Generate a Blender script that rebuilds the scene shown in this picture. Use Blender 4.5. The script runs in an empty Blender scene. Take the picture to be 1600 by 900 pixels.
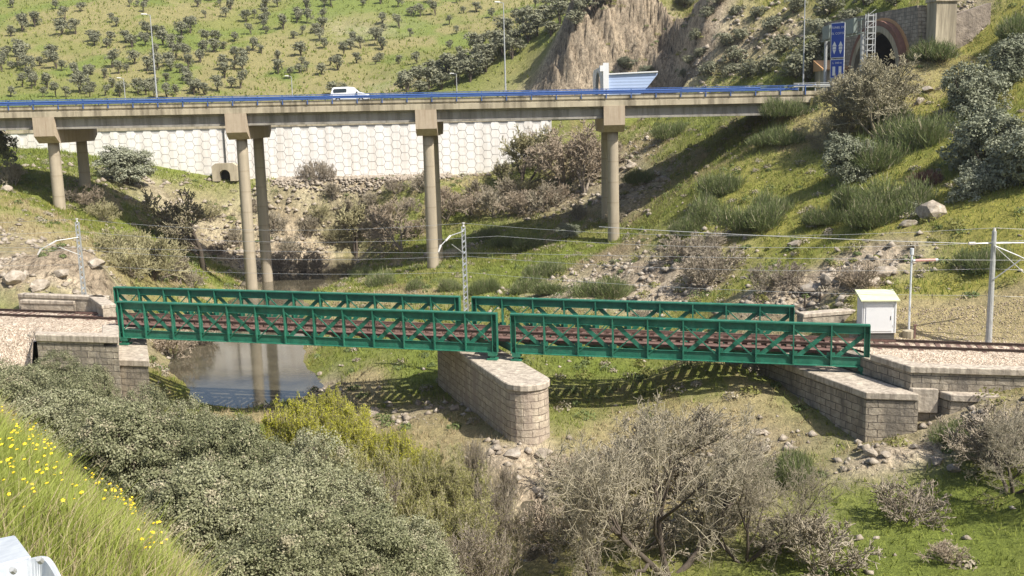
import bpy, math, random
import numpy as np
from mathutils import Vector, Matrix

R = math.radians
random.seed(7)
rng = np.random.default_rng(11)
SC = bpy.context.scene
COL = SC.collection

# ------------------------------------------------------------------ camera, sky, sun
F_PX, PITCH, ROLL, CZ = 1607.7, 0.1674, 0.0259, 21.0
cd = bpy.data.cameras.new('camera'); cam = bpy.data.objects.new('camera', cd); COL.objects.link(cam)
cd.sensor_width = 36.0; cd.lens = 36.0 * F_PX / 1600.0
cd.clip_start = 0.1; cd.clip_end = 3000
fw = Vector((0, math.cos(PITCH), -math.sin(PITCH)))
rt = Vector((1, 0, 0)); up = Vector((0, math.sin(PITCH), math.cos(PITCH)))
rt2 = rt * math.cos(ROLL) + up * -math.sin(ROLL) 
up2 = up * math.cos(ROLL) + rt * math.sin(ROLL)
cam.matrix_world = Matrix(((rt2.x, up2.x, -fw.x, 0), (rt2.y, up2.y, -fw.y, 0), (rt2.z, up2.z, -fw.z, CZ), (0, 0, 0, 1)))
SC.camera = cam

SUN_EL, SUN_A = R(50), R(38)
to_sun = Vector((math.cos(SUN_EL) * math.cos(SUN_A), -math.cos(SUN_EL) * math.sin(SUN_A), math.sin(SUN_EL)))
w = bpy.data.worlds.new("World"); SC.world = w; w.use_nodes = True
nt = w.node_tree; nt.nodes.clear()
sky = nt.nodes.new('ShaderNodeTexSky'); sky.sky_type = 'NISHITA'; sky.sun_disc = False
sky.sun_elevation = SUN_EL; sky.sun_rotation = math.atan2(to_sun.x, to_sun.y)
sky.dust_density = 2.5; sky.ozone_density = .35
bg = nt.nodes.new('ShaderNodeBackground'); bg.inputs['Strength'].default_value = 0.105
wo = nt.nodes.new('ShaderNodeOutputWorld')
nt.links.new(sky.outputs[0], bg.inputs[0]); nt.links.new(bg.outputs[0], wo.inputs[0])
sl = bpy.data.lights.new('sun', 'SUN'); sl.energy = 4.7; sl.angle = R(0.5); sl.color = (1.0, 0.945, 0.84)
so = bpy.data.objects.new('sun', sl); COL.objects.link(so)
so.rotation_euler = to_sun.to_track_quat('Z', 'Y').to_euler()
SC.view_settings.view_transform = 'Standard'; SC.view_settings.look = 'None'
SC.view_settings.exposure = 0.60; SC.view_settings.gamma = 1.0
SC.cycles.max_bounces = 5; SC.cycles.diffuse_bounces = 2; SC.cycles.glossy_bounces = 2
SC.cycles.transparent_max_bounces = 8; SC.cycles.caustics_reflective = False; SC.cycles.caustics_refractive = False

# ------------------------------------------------------------------ pixel -> world helpers
def raydir(px, py):
    xx, yy = px - 800.0, py - 450.0
    ix = xx * math.cos(ROLL) - yy * math.sin(ROLL)
    iy = xx * math.sin(ROLL) + yy * math.cos(ROLL)
    d = fw * F_PX + rt * ix - up * iy
    return d / d.y
def at(px, py, Y):
    d = raydir(px, py); return Vector((d.x * Y, Y, CZ + d.z * Y))
def atz(px, py, z):
    d = raydir(px, py); t = (z - CZ) / d.z; return Vector((d.x * t, t, z))

# ------------------------------------------------------------------ noise
def hsh(ix, iy, s):
    h = (ix.astype(np.int64) * 374761393 + iy.astype(np.int64) * 668265263 + s * 974711) & 0xffffffff
    h = ((h ^ (h >> 13)) * 1274126177) & 0xffffffff
    return ((h ^ (h >> 16)) & 0xffff) / 65535.0
def vnoise(x, y, s=0):
    xi, yi = np.floor(x), np.floor(y); fx, fy = x - xi, y - yi
    fx = fx * fx * (3 - 2 * fx); fy = fy * fy * (3 - 2 * fy)
    a = hsh(xi, yi, s); b = hsh(xi + 1, yi, s); c = hsh(xi, yi + 1, s); d = hsh(xi + 1, yi + 1, s)
    return (a * (1 - fx) + b * fx) * (1 - fy) + (c * (1 - fx) + d * fx) * fy
def fbm(x, y, o=4, s=0, g=.5):
    t = 0; a = 1; n = 0
    for i in range(o):
        t = t + a * vnoise(x * 2 ** i + 17.3 * i, y * 2 ** i - 9.1 * i, s + i); n += a; a *= g
    return t / n
def sstep(a, b, x):
    t = np.clip((x - a) / (b - a), 0, 1); return t * t * (3 - 2 * t)

# ------------------------------------------------------------------ bridge axes (skewed)
BD = Vector((math.cos(-.2318), math.sin(-.2318), 0)); BN = Vector((-BD.y, BD.x, 0))
BO = Vector((-27.88, 71.65, 0))
L1, GAP, L2, BW, SKEW, GR = 27.60, 0.90, 22.04, 5.81, -4.155, -.0122
LT = L1 + GAP + L2
ZT0, TH = CZ - 12.31, 2.6            # top chord height at s=0, truss depth
SK = (BN * BW + BD * SKEW); SKU = SK.normalized()
def brg(s, q, z=0.0):                 # s metres along bridge, q 0..1 near truss -> far truss
    p = BO + BD * s + SK * q; return Vector((p.x, p.y, z))
def ztop(s): return ZT0 + GR * s
def railz(s): return ztop(s) - 1.62
def bcoord(X, Y):
    dx, dy = X - BO.x, Y - BO.y
    n = dx * BN.x + dy * BN.y; q = n / BW
    s = dx * BD.x + dy * BD.y - q * SKEW
    return s, q

# ------------------------------------------------------------------ terrain control points
A = [ # px, py, Y
 (23,230,165),(130,240,165),(237,258,165),(350,276,165),(500,278,165),(640,279,165),(690,276,165),(730,272,165),(660,284,163.5),(700,282,163.5),(620,290,161),(670,298,158),(730,298,157),(800,262,164),(860,225,165),(-200,215,165),
 (98,328,126),(140,292,134),(955,378,126),(678,417,126),(690,408,134),(412,448,134),(391,453,126),
 (0,262,140),(60,268,140),(0,235,155),(170,298,140),(250,300,150),(110,292,134),(200,350,131),(260,392,128),(312,428,126),
 (0,470,82),(100,452,84),(150,400,92),(60,400,94),(0,380,98),(0,300,116),(60,320,118),(-150,300,118),(-150,420,92),(180,400,108),(230,440,108),(170,455,90),
 (300,330,154),(330,380,150),(360,420,142),(450,300,162),(450,350,156),(600,300,162),(600,350,156),(700,350,152),(800,350,145),(750,310,160),(850,300,155),
 (900,250,160),(900,330,144),(880,380,128),(1000,270,142),(1000,215,156),(1080,200,150),(1100,250,131),(1050,310,125),(1200,190,127),(1150,225,128),(960,190,168),(1050,172,162),
 (1000,365,118),(1080,330,115),(1100,300,116),(1150,380,97),(1060,405,99),(1200,300,108),(1250,400,88),(1200,440,82),(1300,440,78),(1200,478,77),(1130,480,80),
 (950,430,108),(900,468,96),(1000,455,97),(1100,455,90),
 (1300,300,98),(1400,300,92),(1500,300,86),(1600,300,80),(1300,210,116),(1400,200,108),(1500,200,101),(1600,200,93),(1500,145,112),(1600,100,108),(1350,380,82),(1450,380,78),(1550,380,74),
 (1400,470,68),(1500,450,70),(1600,430,68),(1330,480,69),(1280,150,121.5),(1330,140,121),(1400,118,120),(1430,98,121),(1500,80,122),(1600,15,122),(1750,-60,120),(1750,200,88),(1750,400,66),
 (1590,592,56),(1500,640,54.5),(1450,690,54),(1600,680,50),(1700,620,52),(1700,740,44),
 # far hill
 (-300,150,240),(0,152,240),(200,152,240),(400,150,240),(600,148,240),(-300,75,290),(0,75,290),(200,75,290),(400,75,290),(600,75,290),(-300,0,345),(0,0,345),(300,0,345),(600,0,345),
 (-300,-22,365),(0,-22,365),(300,-22,365),(600,-22,365),(850,-25,360),(740,70,290),(850,0,335),(1000,-60,345),
 # spur with the road cut
 (630,148,222),(700,118,219),(800,62,217),(900,22,216),(980,-40,216),(1050,-110,215),
 (700,146,196),(780,142,190),(860,138,188),(930,137,186),(800,118,196),(850,78,198),(900,45,200),(940,25,201),(1000,-20,203),
 (1020,118,186),(1030,70,198),(1045,30,206),(1060,-20,212),(1080,-60,215),(1050,110,182),
 (1040,128,176),(1062,112,169),(1075,80,171),(1090,50,173),(1098,10,177),(1108,-30,181),(1140,120,160),(1200,110,152),(1200,50,162),(1220,0,168),(1260,80,148),(1290,20,156),(1340,-20,152),(1400,-30,146),(1480,-30,140),(1600,-80,135),
 (1200,-120,190),(1400,-150,175),(1700,-200,150),
]
B = [ # px, py, z
 (790,705,1.7),(700,690,1.1),(740,640,1.8),(600,640,.9),(560,600,1.0),(620,560,1.9),(680,560,2.0),(900,560,2.2),(880,640,1.9),(950,640,2.0),(1050,580,2.4),(1150,590,2.5),(1250,600,2.8),
 (1250,690,2.0),(1350,675,2.4),(1420,695,3.0),(1000,700,1.3),(1200,720,1.7),(1300,760,1.5),(1200,820,1.2),(1400,810,1.7),(1500,760,2.3),(1580,800,2.5),(1400,890,1.9),(1600,890,2.4),
 (1100,890,.6),(1000,890,.5),(850,890,.1),(830,760,.2),(700,760,.6),(900,740,.9),
 (750,440,2.2),(850,440,2.6),(700,455,1.6),(560,455,.9),(620,440,1.2),(800,405,2.6),(800,480,1.9),(900,500,2.6),(1000,500,3.2),(650,480,1.3),(520,480,.8),(1100,520,3.6),
 (520,560,.9),(500,530,.7),(510,600,.5),
 # channel
 (300,590,-.9),(400,575,-1.0),(450,605,-.9),(330,550,-1.0),(300,645,.6),(370,645,.5),(430,640,.5),(250,625,.7),(200,640,1.2),(330,680,.9),(410,690,.9),(480,615,-.5),(450,560,-.7),(370,500,-.9),(410,470,-.8),(440,448,-.8),(500,430,-.8),(530,412,-.7),(560,402,-.3),(270,585,-.4),
 (430,520,-.7),(300,520,-.3),
 (250,545,.5),(270,500,1.2),(230,480,2.4),(340,460,.6),(500,455,.5),(480,400,.8),(420,415,.6),(580,420,.8),(350,445,.6),
]
Cw = [ # X, Y, z
 (0,0,19.3),(-5,0,19.3),(6,0,19.2),(0,-20,19.3),(-20,-20,19.5),(20,-20,19),(-3,3,19.0),(3,4,18.0),
 (-5,14,14.6),(-.9,6.5,16.6),(.3,5,17.0),(-1.4,9,14.9),(-3.2,12,14.6),(-8,19,12.6),(-2,11.5,13.5),(1,8,16),(0,12,12.8),(5,12,12.5),(10,10,14),(-12,24,11.5),(0,20,8.5),(8,20,7.5),(-8,28,7.5),(-15,30,8),
 (-20,40,6),(-10,38,4.0),(0,30,4.0),(8,30,3),(15,25,5),(22,35,3.2),(0,40,1.2),(8,40,.5),(-5,48,1.0),(-15,50,2.2),(-25,50,4.0),(-30,58,5.2),(-19,58,1.8),
 (-24,63,3.2),(-21,66,1.0),(-36,62,5.8),(-45,70,7),(-60,75,8),(-60,40,10),(-40,20,15),(40,20,8),(50,45,6),(35,45,3.0),(-27,35,8),(-14,10,16.8),(-130,430,58),(0,430,58),(100,430,62),(-250,430,60),(-130,470,50),(0,470,50),(14.5,67,4.2),(11.5,69,3.7),(16,64.5,4.0),(13,71,4.2),
]
pts = [tuple(at(*a)) for a in A] + [tuple(atz(*b)) for b in B] + [tuple(c) for c in Cw]
pts += [tuple(at(a[0], a[1], a[2])) for a in [(100,885,5.6),(0,860,5.2),(270,905,6.3),(0,650,13),(150,770,9.3),(60,710,11.2),(220,830,7.6)]]
CP = np.array(pts, float)
def _phi(a, b):
    d = a[:, None, :2] - b[None, :, :2]; return np.sqrt((d ** 2).sum(-1) / 100.0 + .04)
_n = len(CP)
_M = np.zeros((_n + 3, _n + 3)); _M[:_n, :_n] = _phi(CP, CP) - np.eye(_n) * .02
_Pl = np.c_[np.ones(_n), CP[:, :2] / 100]; _M[:_n, _n:] = _Pl; _M[_n:, :_n] = _Pl.T
_W = np.linalg.solve(_M, np.r_[CP[:, 2], 0, 0, 0])
def base_h(X, Y):
    X = np.asarray(X, float).ravel(); Y = np.asarray(Y, float).ravel(); out = np.empty_like(X)
    for i in range(0, len(X), 40000):
        q = np.c_[X[i:i + 40000], Y[i:i + 40000]]
        out[i:i + 40000] = _phi(q, CP) @ _W[:_n] + np.c_[np.ones(len(q)), q / 100] @ _W[_n:]
    return out
VY0, VY1 = 124.0, 136.5                 # viaduct deck
WALLY = 165.0
XEND = at(862, 200, WALLY).x            # right end of the retaining wall
PORT_X = 46.7
def hgt(X, Y, fine=True):
    X = np.asarray(X, float).ravel(); Y = np.asarray(Y, float).ravel()
    z = base_h(X, Y)
    # gentle relief
    amp = .15 + .9 * sstep(150, 260, Y)
    z = z + (fbm(X / 9, Y / 9, 3, 5) - .5) * amp * 1.3
    cliff = cliffm(X, Y)
    if fine:
        rough = np.clip(rockm(X, Y), 0, 1)
        z = z + (fbm(X / 1.3, Y / 1.3, 3, 9) - .5) * (.26 + .55 * rough + .22 * sstep(12, 30, X) * sstep(66, 80, Y))
        z = z + (np.abs(fbm(X / 4, Y / 4, 3, 31) - .5) * 2 - .25) * rough * .9
        z = z + (np.abs(fbm((X + Y * .35) / 1.8, Y / 9, 3, 77) - .5) * 2) * cliff * 6.5
        z = z + (np.abs(fbm((X + Y * .5) / .9, Y / 6, 3, 79) - .5) * 2) * cliff * 2.2
    # plateau of the second road behind the retaining wall
    m = sstep(WALLY + .2, WALLY + 1.1, Y) * (1 - sstep(WALLY + 15, WALLY + 30, Y)) * (1 - sstep(24, 34, X))
    z = z * (1 - m) + 20.2 * m
    m = sstep(WALLY + 15, WALLY + 17, Y) * (1 - sstep(WALLY + 30, WALLY + 60, Y)) * (1 - sstep(2, 14, X))
    z = z * (1 - m) + np.minimum(z, 20.2 + (Y - WALLY - 15) * .12) * m
    xa, xb = at(425, 270, 163).x, at(770, 270, 163).x
    m = sstep(157, 162, Y) * (1 - sstep(165.2, 165.4, Y)) * sstep(xa - 4, xa, X) * (1 - sstep(xb, xb + 8, X))
    z = z * (1 - m) + np.maximum(z, at(600, 277, 164).z) * m
    # road shelf to the near tunnel
    m = sstep(33.5, 36.5, X) * sstep(121.8, 123.6, Y) * (1 - sstep(142.5, 145, Y)) * (1 - sstep(PORT_X + .6, PORT_X + 1.4, X))
    z = z * (1 - m) + 22.0 * m
    # never rise through the viaduct deck, the near carriageway
    m = (X < 36) & (Y > 120) & (Y < 140)
    z = np.where(m, np.minimum(z, 20.2), z)
    # rail bed outside the bridge
    s, q = bcoord(X, Y)
    zz = ZT0 + GR * np.clip(s, -60, LT + 60) - 1.62 - .42
    zz = np.where(s < 0, ZT0 - 2.04, zz)
    out = np.maximum(sstep(-.6, -2.2, s) if False else sstep(.6, 2.2, -s), sstep(LT + .6, LT + 2.2, s))
    m = out * sstep(-.35, -.12, q) * (1 - sstep(1.05, 1.45, q))
    z = z * (1 - m) + zz * m
    inb = sstep(-.5, .8, s) * (1 - sstep(LT - .8, LT + .5, s)) * sstep(-1.6, -1.0, q) * (1 - sstep(2.2, 3.2, q))
    z = z * (1 - inb) + np.minimum(z, 4.3) * inb
    return z
def blob(X, Y, c, rx, ry):
    return np.exp(-(((X - c[0]) / rx) ** 2 + ((Y - c[1]) / ry) ** 2))
ROCKB = [(at(900,80,197),16,9,1.0),(at(980,20,200),10,9,1.0),(at(820,115,193),9,5,.9),(at(1040,60,188),8,8,1.0),
  (at(110,440,88),8,5,.8),(at(20,440,90),6,5,.9),(at(60,360,100),8,5,.5),(at(200,300,150),8,6,.3),(at(300,320,154),12,7,.42),(at(460,320,158),11,6,.45),(at(560,285,163),12,2.5,.9),(at(650,285,163),8,2.5,.9),
  (at(380,400,146),14,6,.6),(at(500,385,152),8,5,.5),(at(930,430,106),7,7,1.0),(at(1000,450,98),7,5,1.0),(at(1060,465,92),5,4,.8),(at(1290,450,77),6,3.5,1.0),(at(1340,430,79),4,3,1.0),(at(1220,460,79),4,3,.7),(at(1400,540,60),4,2,.2),
  (atz(1180,690,2),5,2.0,.35),(atz(1400,710,2.6),3.4,1.6,.9),(at(1500,640,54.5),4.5,3,.55),(atz(800,720,1.2),2.4,2.0,.9),(atz(830,780,.3),1.6,7,.8),(atz(640,650,1),4,2.5,.6),(atz(500,600,.6),1.6,4,.9),
  (at(960,270,148),5,8,.6),(at(1000,300,135),5,6,.7),(at(1480,60,130),5,4,1.0),(at(560,50,310),14,14,.35),(at(600,125,240),12,12,.3),(at(1150,70,165),5,6,.6),(at(1230,60,158),5,7,.6),(at(1085,70,172),3,6,.75),(at(1100,20,177),4,6,.7),(at(1070,110,168),3,4,.6),(at(780,135,191),6,4,.8),(at(730,142,196),6,3,.7),(at(930,20,200),8,8,.9),(at(1130,40,176),5,6,.4),(at(880,300,150),4,8,.4),(at(700,385,140),4,2,.6)]
def rockm(X, Y):
    t = 0
    for c, rx, ry, s in ROCKB: t = t + s * blob(X, Y, c, rx, ry)
    return np.clip(t, 0, 1.0)
CLIFFB = [(at(900,80,197),15,6),(at(990,20,200),10,7),(at(820,118,193),7,3.5),(at(1040,60,189),7,6),(at(785,130,192),6,4),(at(735,140,196),5,3),(at(940,30,200),8,6),(at(1082,70,172),2.5,4)]
def cliffm(X, Y):
    t = 0
    for c, rx, ry in CLIFFB: t = t + blob(X, Y, c, rx, ry)
    return np.clip(t, 0, 1)

def ground(px, py, y0=3, y1=480):
    d = raydir(px, py)
    Y = np.linspace(y0, y1, 1400); X = d.x * Y; Z = CZ + d.z * Y
    dz = Z - hgt(X, Y, False); k = np.where(dz < 0)[0]
    if len(k) == 0: return None
    y = Y[k[0]]; lo, hi = Y[max(k[0] - 1, 0)], y
    Y = np.linspace(lo, hi, 12); dz = CZ + d.z * Y - hgt(d.x * Y, Y)
    k = np.where(dz < 0)[0]; y = Y[k[0]] if len(k) else hi
    return Vector((d.x * y, y, float(hgt([d.x * y], [y])[0])))
def gz(x, y): return float(hgt([x], [y])[0])

# ------------------------------------------------------------------ materials
def new_mat(name):
    m = bpy.data.materials.new(name); m.use_nodes = True
    nt = m.node_tree; b = nt.nodes['Principled BSDF']; return m, nt, b
def N(nt, t, **k):
    n = nt.nodes.new(t)
    for a, v in k.items(): setattr(n, a, v)
    return n
def noise(nt, scale, detail=4, rough=.6, vec=None, w=None):
    n = N(nt, 'ShaderNodeTexNoise'); n.inputs['Scale'].default_value = scale; n.inputs['Detail'].default_value = detail; n.inputs['Roughness'].default_value = rough
    if vec is not None: nt.links.new(vec, n.inputs['Vector'])
    return n
def ramp(nt, fac, stops):
    r = N(nt, 'ShaderNodeValToRGB'); e = r.color_ramp.elements
    while len(e) > 2: e.remove(e[-1])
    e[0].position, e[0].color = stops[0][0], (*stops[0][1], 1); e[1].position, e[1].color = stops[1][0], (*stops[1][1], 1)
    for p, c in stops[2:]:
        x = e.new(p); x.color = (*c, 1)
    nt.links.new(fac, r.inputs[0]); return r
def mixc(nt, a, b, fac, mode='MIX'):
    m = N(nt, 'ShaderNodeMix', data_type='RGBA', blend_type=mode)
    for v, i in ((fac, 0), (a, 6), (b, 7)):
        if isinstance(v, (int, float)): m.inputs[i].default_value = v
        elif isinstance(v, tuple): m.inputs[i].default_value = (*v, 1)
        else: nt.links.new(v, m.inputs[i])
    return m.outputs[2]
def wpos(nt, sc=(1, 1, 1), rot=(0, 0, 0)):
    g = N(nt, 'ShaderNodeNewGeometry'); mp = N(nt, 'ShaderNodeMapping')
    mp.inputs['Scale'].default_value = sc; mp.inputs['Rotation'].default_value = rot
    nt.links.new(g.outputs['Position'], mp.inputs[0]); return mp.outputs[0]
def bump(nt, b, h, dist=.05, st=1.0):
    n = N(nt, 'ShaderNodeBump'); n.inputs['Distance'].default_value = dist; n.inputs['Strength'].default_value = st
    nt.links.new(h, n.inputs['Height']); nt.links.new(n.outputs[0], b.inputs['Normal'])
def plain(name, c1, c2=None, scale=3, rough=.7, metal=0.0, bd=0.0, stain=None, sc=(1, 1, 1)):
    m, nt, b = new_mat(name); b.inputs['Roughness'].default_value = rough; b.inputs['Metallic'].default_value = metal
    c2 = c2 or tuple(v * .75 for v in c1)
    p = wpos(nt, sc); n = noise(nt, scale, 6, .65, p)
    c = ramp(nt, n.outputs[0], [(.3, c2), (.7, c1)]).outputs[0]
    if stain:
        n2 = noise(nt, scale * .35, 5, .7, wpos(nt, (3, 3, .25)))
        f = ramp(nt, n2.outputs[0], [(.44, (0, 0, 0)), (.64, (1, 1, 1))]).outputs[0]
        c = mixc(nt, c, stain, f)
    nt.links.new(c, b.inputs['Base Color'])
    if bd: bump(nt, b, n.outputs[0], bd)
    return m
def leafm(name, cols, trans=.25, rough=.6, nscale=.8):
    m, nt, b = new_mat(name); b.inputs['Roughness'].default_value = rough; b.inputs['Specular IOR Level'].default_value = .18
    g = N(nt, 'ShaderNodeNewGeometry'); n = noise(nt, nscale, 2, .5, g.outputs['Position'])
    o = N(nt, 'ShaderNodeObjectInfo')
    a = N(nt, 'ShaderNodeMath', operation='MULTIPLY_ADD'); nt.links.new(g.outputs['Random Per Island'], a.inputs[0]); a.inputs[1].default_value = .55; 
    s = N(nt, 'ShaderNodeMath', operation='MULTIPLY_ADD'); nt.links.new(n.outputs[0], s.inputs[0]); s.inputs[1].default_value = .5; s.inputs[2].default_value = -.12
    nt.links.new(s.outputs[0], a.inputs[2])
    s2 = N(nt, 'ShaderNodeMath', operation='MULTIPLY_ADD'); nt.links.new(o.outputs['Random'], s2.inputs[0]); s2.inputs[1].default_value = .32; nt.links.new(a.outputs[0], s2.inputs[2])
    k = len(cols) - 1
    c = ramp(nt, s2.outputs[0], [(i / k, cc) for i, cc in enumerate(cols)]).outputs[0]
    nt.links.new(c, b.inputs['Base Color'])
    if trans:
        t = N(nt, 'ShaderNodeBsdfTranslucent'); nt.links.new(c, t.inputs[0])
        mx = N(nt, 'ShaderNodeMixShader'); mx.inputs[0].default_value = trans
        out = nt.nodes['Material Output']
        nt.links.new(b.outputs[0], mx.inputs[1]); nt.links.new(t.outputs[0], mx.inputs[2]); nt.links.new(mx.outputs[0], out.inputs[0])
    return m

M = {}
def mk_green():
    m, nt, b = new_mat('green_paint'); b.inputs['Roughness'].default_value = .5
    n = noise(nt, 1.8, 6, .7, wpos(nt)); c = ramp(nt, n.outputs[0], [(.3, (.012, .105, .068)), (.55, (.024, .165, .105)), (.78, (.06, .22, .15))]).outputs[0]
    n2 = noise(nt, 5.5, 8, .8, wpos(nt, (1, 1, .5))); c = mixc(nt, c, (.10, .075, .045), ramp(nt, n2.outputs[0], [(.60, (0, 0, 0)), (.70, (1, 1, 1))]).outputs[0])
    n3 = noise(nt, 2.2, 5, .7, wpos(nt, (4, 4, .4))); c = mixc(nt, c, (.05, .10, .07), ramp(nt, n3.outputs[0], [(.54, (0, 0, 0)), (.75, (.8, .8, .8))]).outputs[0])
    nt.links.new(c, b.inputs['Base Color']); return m
M['green'] = mk_green()
M['rust'] = plain('rusty_steel', (.21, .12, .095), (.10, .055, .045), 4, .8, 0, .01)
M['rail'] = plain('rail_steel', (.12, .085, .07), (.06, .04, .033), 5, .5, .4)
M['sleeper'] = plain('sleeper_wood', (.24, .15, .12), (.09, .055, .045), 6, .9)
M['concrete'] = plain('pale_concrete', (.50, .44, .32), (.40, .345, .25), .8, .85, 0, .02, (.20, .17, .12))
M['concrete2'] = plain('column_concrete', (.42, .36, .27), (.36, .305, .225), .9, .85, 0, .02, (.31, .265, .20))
_m = M['concrete2']; _nt = _m.node_tree; _b = _nt.nodes['Principled BSDF']; _l = _b.inputs['Base Color'].links[0].from_socket
_s = N(_nt, 'ShaderNodeSeparateXYZ'); _nt.links.new(N(_nt, 'ShaderNodeNewGeometry').outputs['Position'], _s.inputs[0])
_d = N(_nt, 'ShaderNodeMath', operation='DIVIDE'); _nt.links.new(_s.outputs['Z'], _d.inputs[0]); _d.inputs[1].default_value = 2.5
_f = N(_nt, 'ShaderNodeMath', operation='FRACT'); _nt.links.new(_d.outputs[0], _f.inputs[0])
_r = ramp(_nt, _f.outputs[0], [(0.0, (.55, .52, .48)), (.035, (1, 1, 1)), (.9, (1.0, 1.0, 1.0)), (1.0, (.9, .88, .85))])
_nt.links.new(mixc(_nt, _l, _r.outputs[0], .8, 'MULTIPLY'), _b.inputs['Base Color'])
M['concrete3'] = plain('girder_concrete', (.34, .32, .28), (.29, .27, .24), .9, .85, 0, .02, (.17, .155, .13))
M['caphead'] = plain('crosshead_concrete', (.47, .39, .29), (.41, .335, .245), 2.2, .85, 0, .02, (.36, .28, .20))
M['asphalt'] = plain('asphalt', (.06, .06, .058), (.045, .045, .045), 6, .9)
M['white'] = plain('white_paint', (.74, .75, .76), (.68, .69, .70), 1.2, .5)
M['panelwhite'] = plain('white_panel_concrete', (.90, .88, .85), (.80, .77, .73), .9, .85, 0, .01, (.68, .64, .59))
M['joint'] = plain('panel_joint', (.62, .60, .57), None, 2, .9)
M['blue'] = plain('blue_paint', (.07, .14, .38), (.05, .11, .31), 2, .35)
M['palebl'] = plain('pale_blue_sheet', (.40, .50, .72), (.36, .46, .67), .7, .5)
M['signblue'] = plain('sign_blue', (.015, .06, .36), (.012, .05, .30), 3, .45)
M['signwhite'] = plain('sign_white', (.8, .8, .8), None, 3, .5)
M['galv'] = plain('galvanised_steel', (.50, .51, .51), (.38, .39, .39), 6, .5, .35)
M['palegalv'] = plain('bright_galvanised_steel', (.74, .77, .80), (.50, .54, .60), 14, .5, .15)
M['darkmetal'] = plain('dark_metal', (.10, .10, .095), None, 5, .6, .4)
M['greyg'] = plain('grey_green_panel', (.24, .28, .25), (.17, .20, .18), 3, .6)
M['redbrick'] = plain('red_brick', (.26, .13, .09), (.18, .09, .065), 2.5, .85, 0, .03)
M['orange'] = plain('terracotta', (.62, .36, .17), (.5, .28, .13), 4, .8)
M['glass'] = plain('dark_glass', (.03, .04, .045), None, 1, .08)
M['tyre'] = plain('tyre_rubber', (.02, .02, .02), None, 5, .8)
M['black'] = plain('interior_shade_black', (.03, .03, .032), None, 1, .9)  # near-black that stands in for the shade inside tunnels and culvert
M['lampglass'] = plain('lamp_glass', (.75, .75, .72), None, 1, .3)
M['insul'] = plain('insulator_ceramic', (.62, .60, .58), None, 5, .3)
M['redwhite'] = plain('faded_red_paint', (.62, .36, .32), (.55, .28, .24), 8, .6)
M['cablid'] = plain('lichen_roof', (.66, .70, .46), (.56, .60, .36), 3, .7)
M['bark'] = plain('dark_bark', (.11, .085, .065), (.06, .048, .038), 8, .9)
M['greybark'] = plain('grey_bark', (.30, .255, .205), (.20, .165, .135), 9, .9)
M['twig'] = leafm('grey_twigs', [(.19, .155, .12), (.31, .265, .205), (.42, .365, .285)], 0)
M['twigred'] = leafm('reddish_twigs', [(.24, .19, .14), (.36, .295, .22), (.48, .40, .31)], 0)
M['twigolive'] = leafm('olive_twigs', [(.25, .23, .12), (.37, .34, .19), (.48, .44, .27)], 0)
M['twigpale'] = leafm('pale_dry_twigs', [(.20, .17, .12), (.31, .27, .20), (.44, .39, .30)], 0)
M['twigbare'] = leafm('bare_tree_twigs', [(.19, .165, .12), (.30, .265, .195), (.42, .375, .28)], 0)
M['oak'] = leafm('holm_oak_leaves', [(.065, .075, .035), (.145, .155, .08), (.24, .245, .14), (.38, .38, .25)], .15, .6)
M['oakfar'] = leafm('far_oak_leaves', [(.16, .165, .105), (.225, .23, .155), (.29, .29, .20)], .2, .8)
M['oakgrey'] = leafm('grey_oak_leaves', [(.09, .10, .06), (.18, .195, .125), (.28, .295, .21), (.40, .41, .31)], .15, .6)
M['broom'] = leafm('broom_stems', [(.08, .11, .035), (.16, .20, .075), (.25, .28, .12)], .2)
M['willow'] = leafm('young_willow_leaves', [(.30, .30, .03), (.46, .46, .06), (.60, .58, .10)], .4)
M['twigdark'] = leafm('dark_twigs', [(.10, .085, .06), (.19, .165, .11), (.29, .26, .17)], 0)
M['twigtree'] = leafm('brown_olive_twigs', [(.17, .15, .10), (.27, .245, .16), (.38, .345, .24)], 0)
M['darkrock'] = plain('dark_brown_rock', (.30, .25, .20), (.13, .105, .085), 1.2, .9, 0, .3)
M['olive'] = leafm('olive_green_leaves', [(.16, .16, .05), (.25, .25, .08), (.34, .33, .12)], .3)
M['grass'] = leafm('grass_blades', [(.12, .15, .03), (.20, .235, .05), (.30, .33, .08)], .3)
M['grassfg'] = leafm('tall_grass_blades', [(.15, .19, .03), (.27, .32, .06), (.43, .46, .15)], .3, .6, 1.5)
M['dryg'] = leafm('dry_grass', [(.22, .17, .09), (.36, .29, .17), (.5, .43, .28)], .2)
M['yellow'] = plain('yellow_petals', (.85, .62, .02), (.75, .5, .01), 5, .6)
M['redshrub'] = leafm('reddish_leaves', [(.09, .045, .035), (.17, .085, .065), (.26, .15, .11)], .15)

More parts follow.
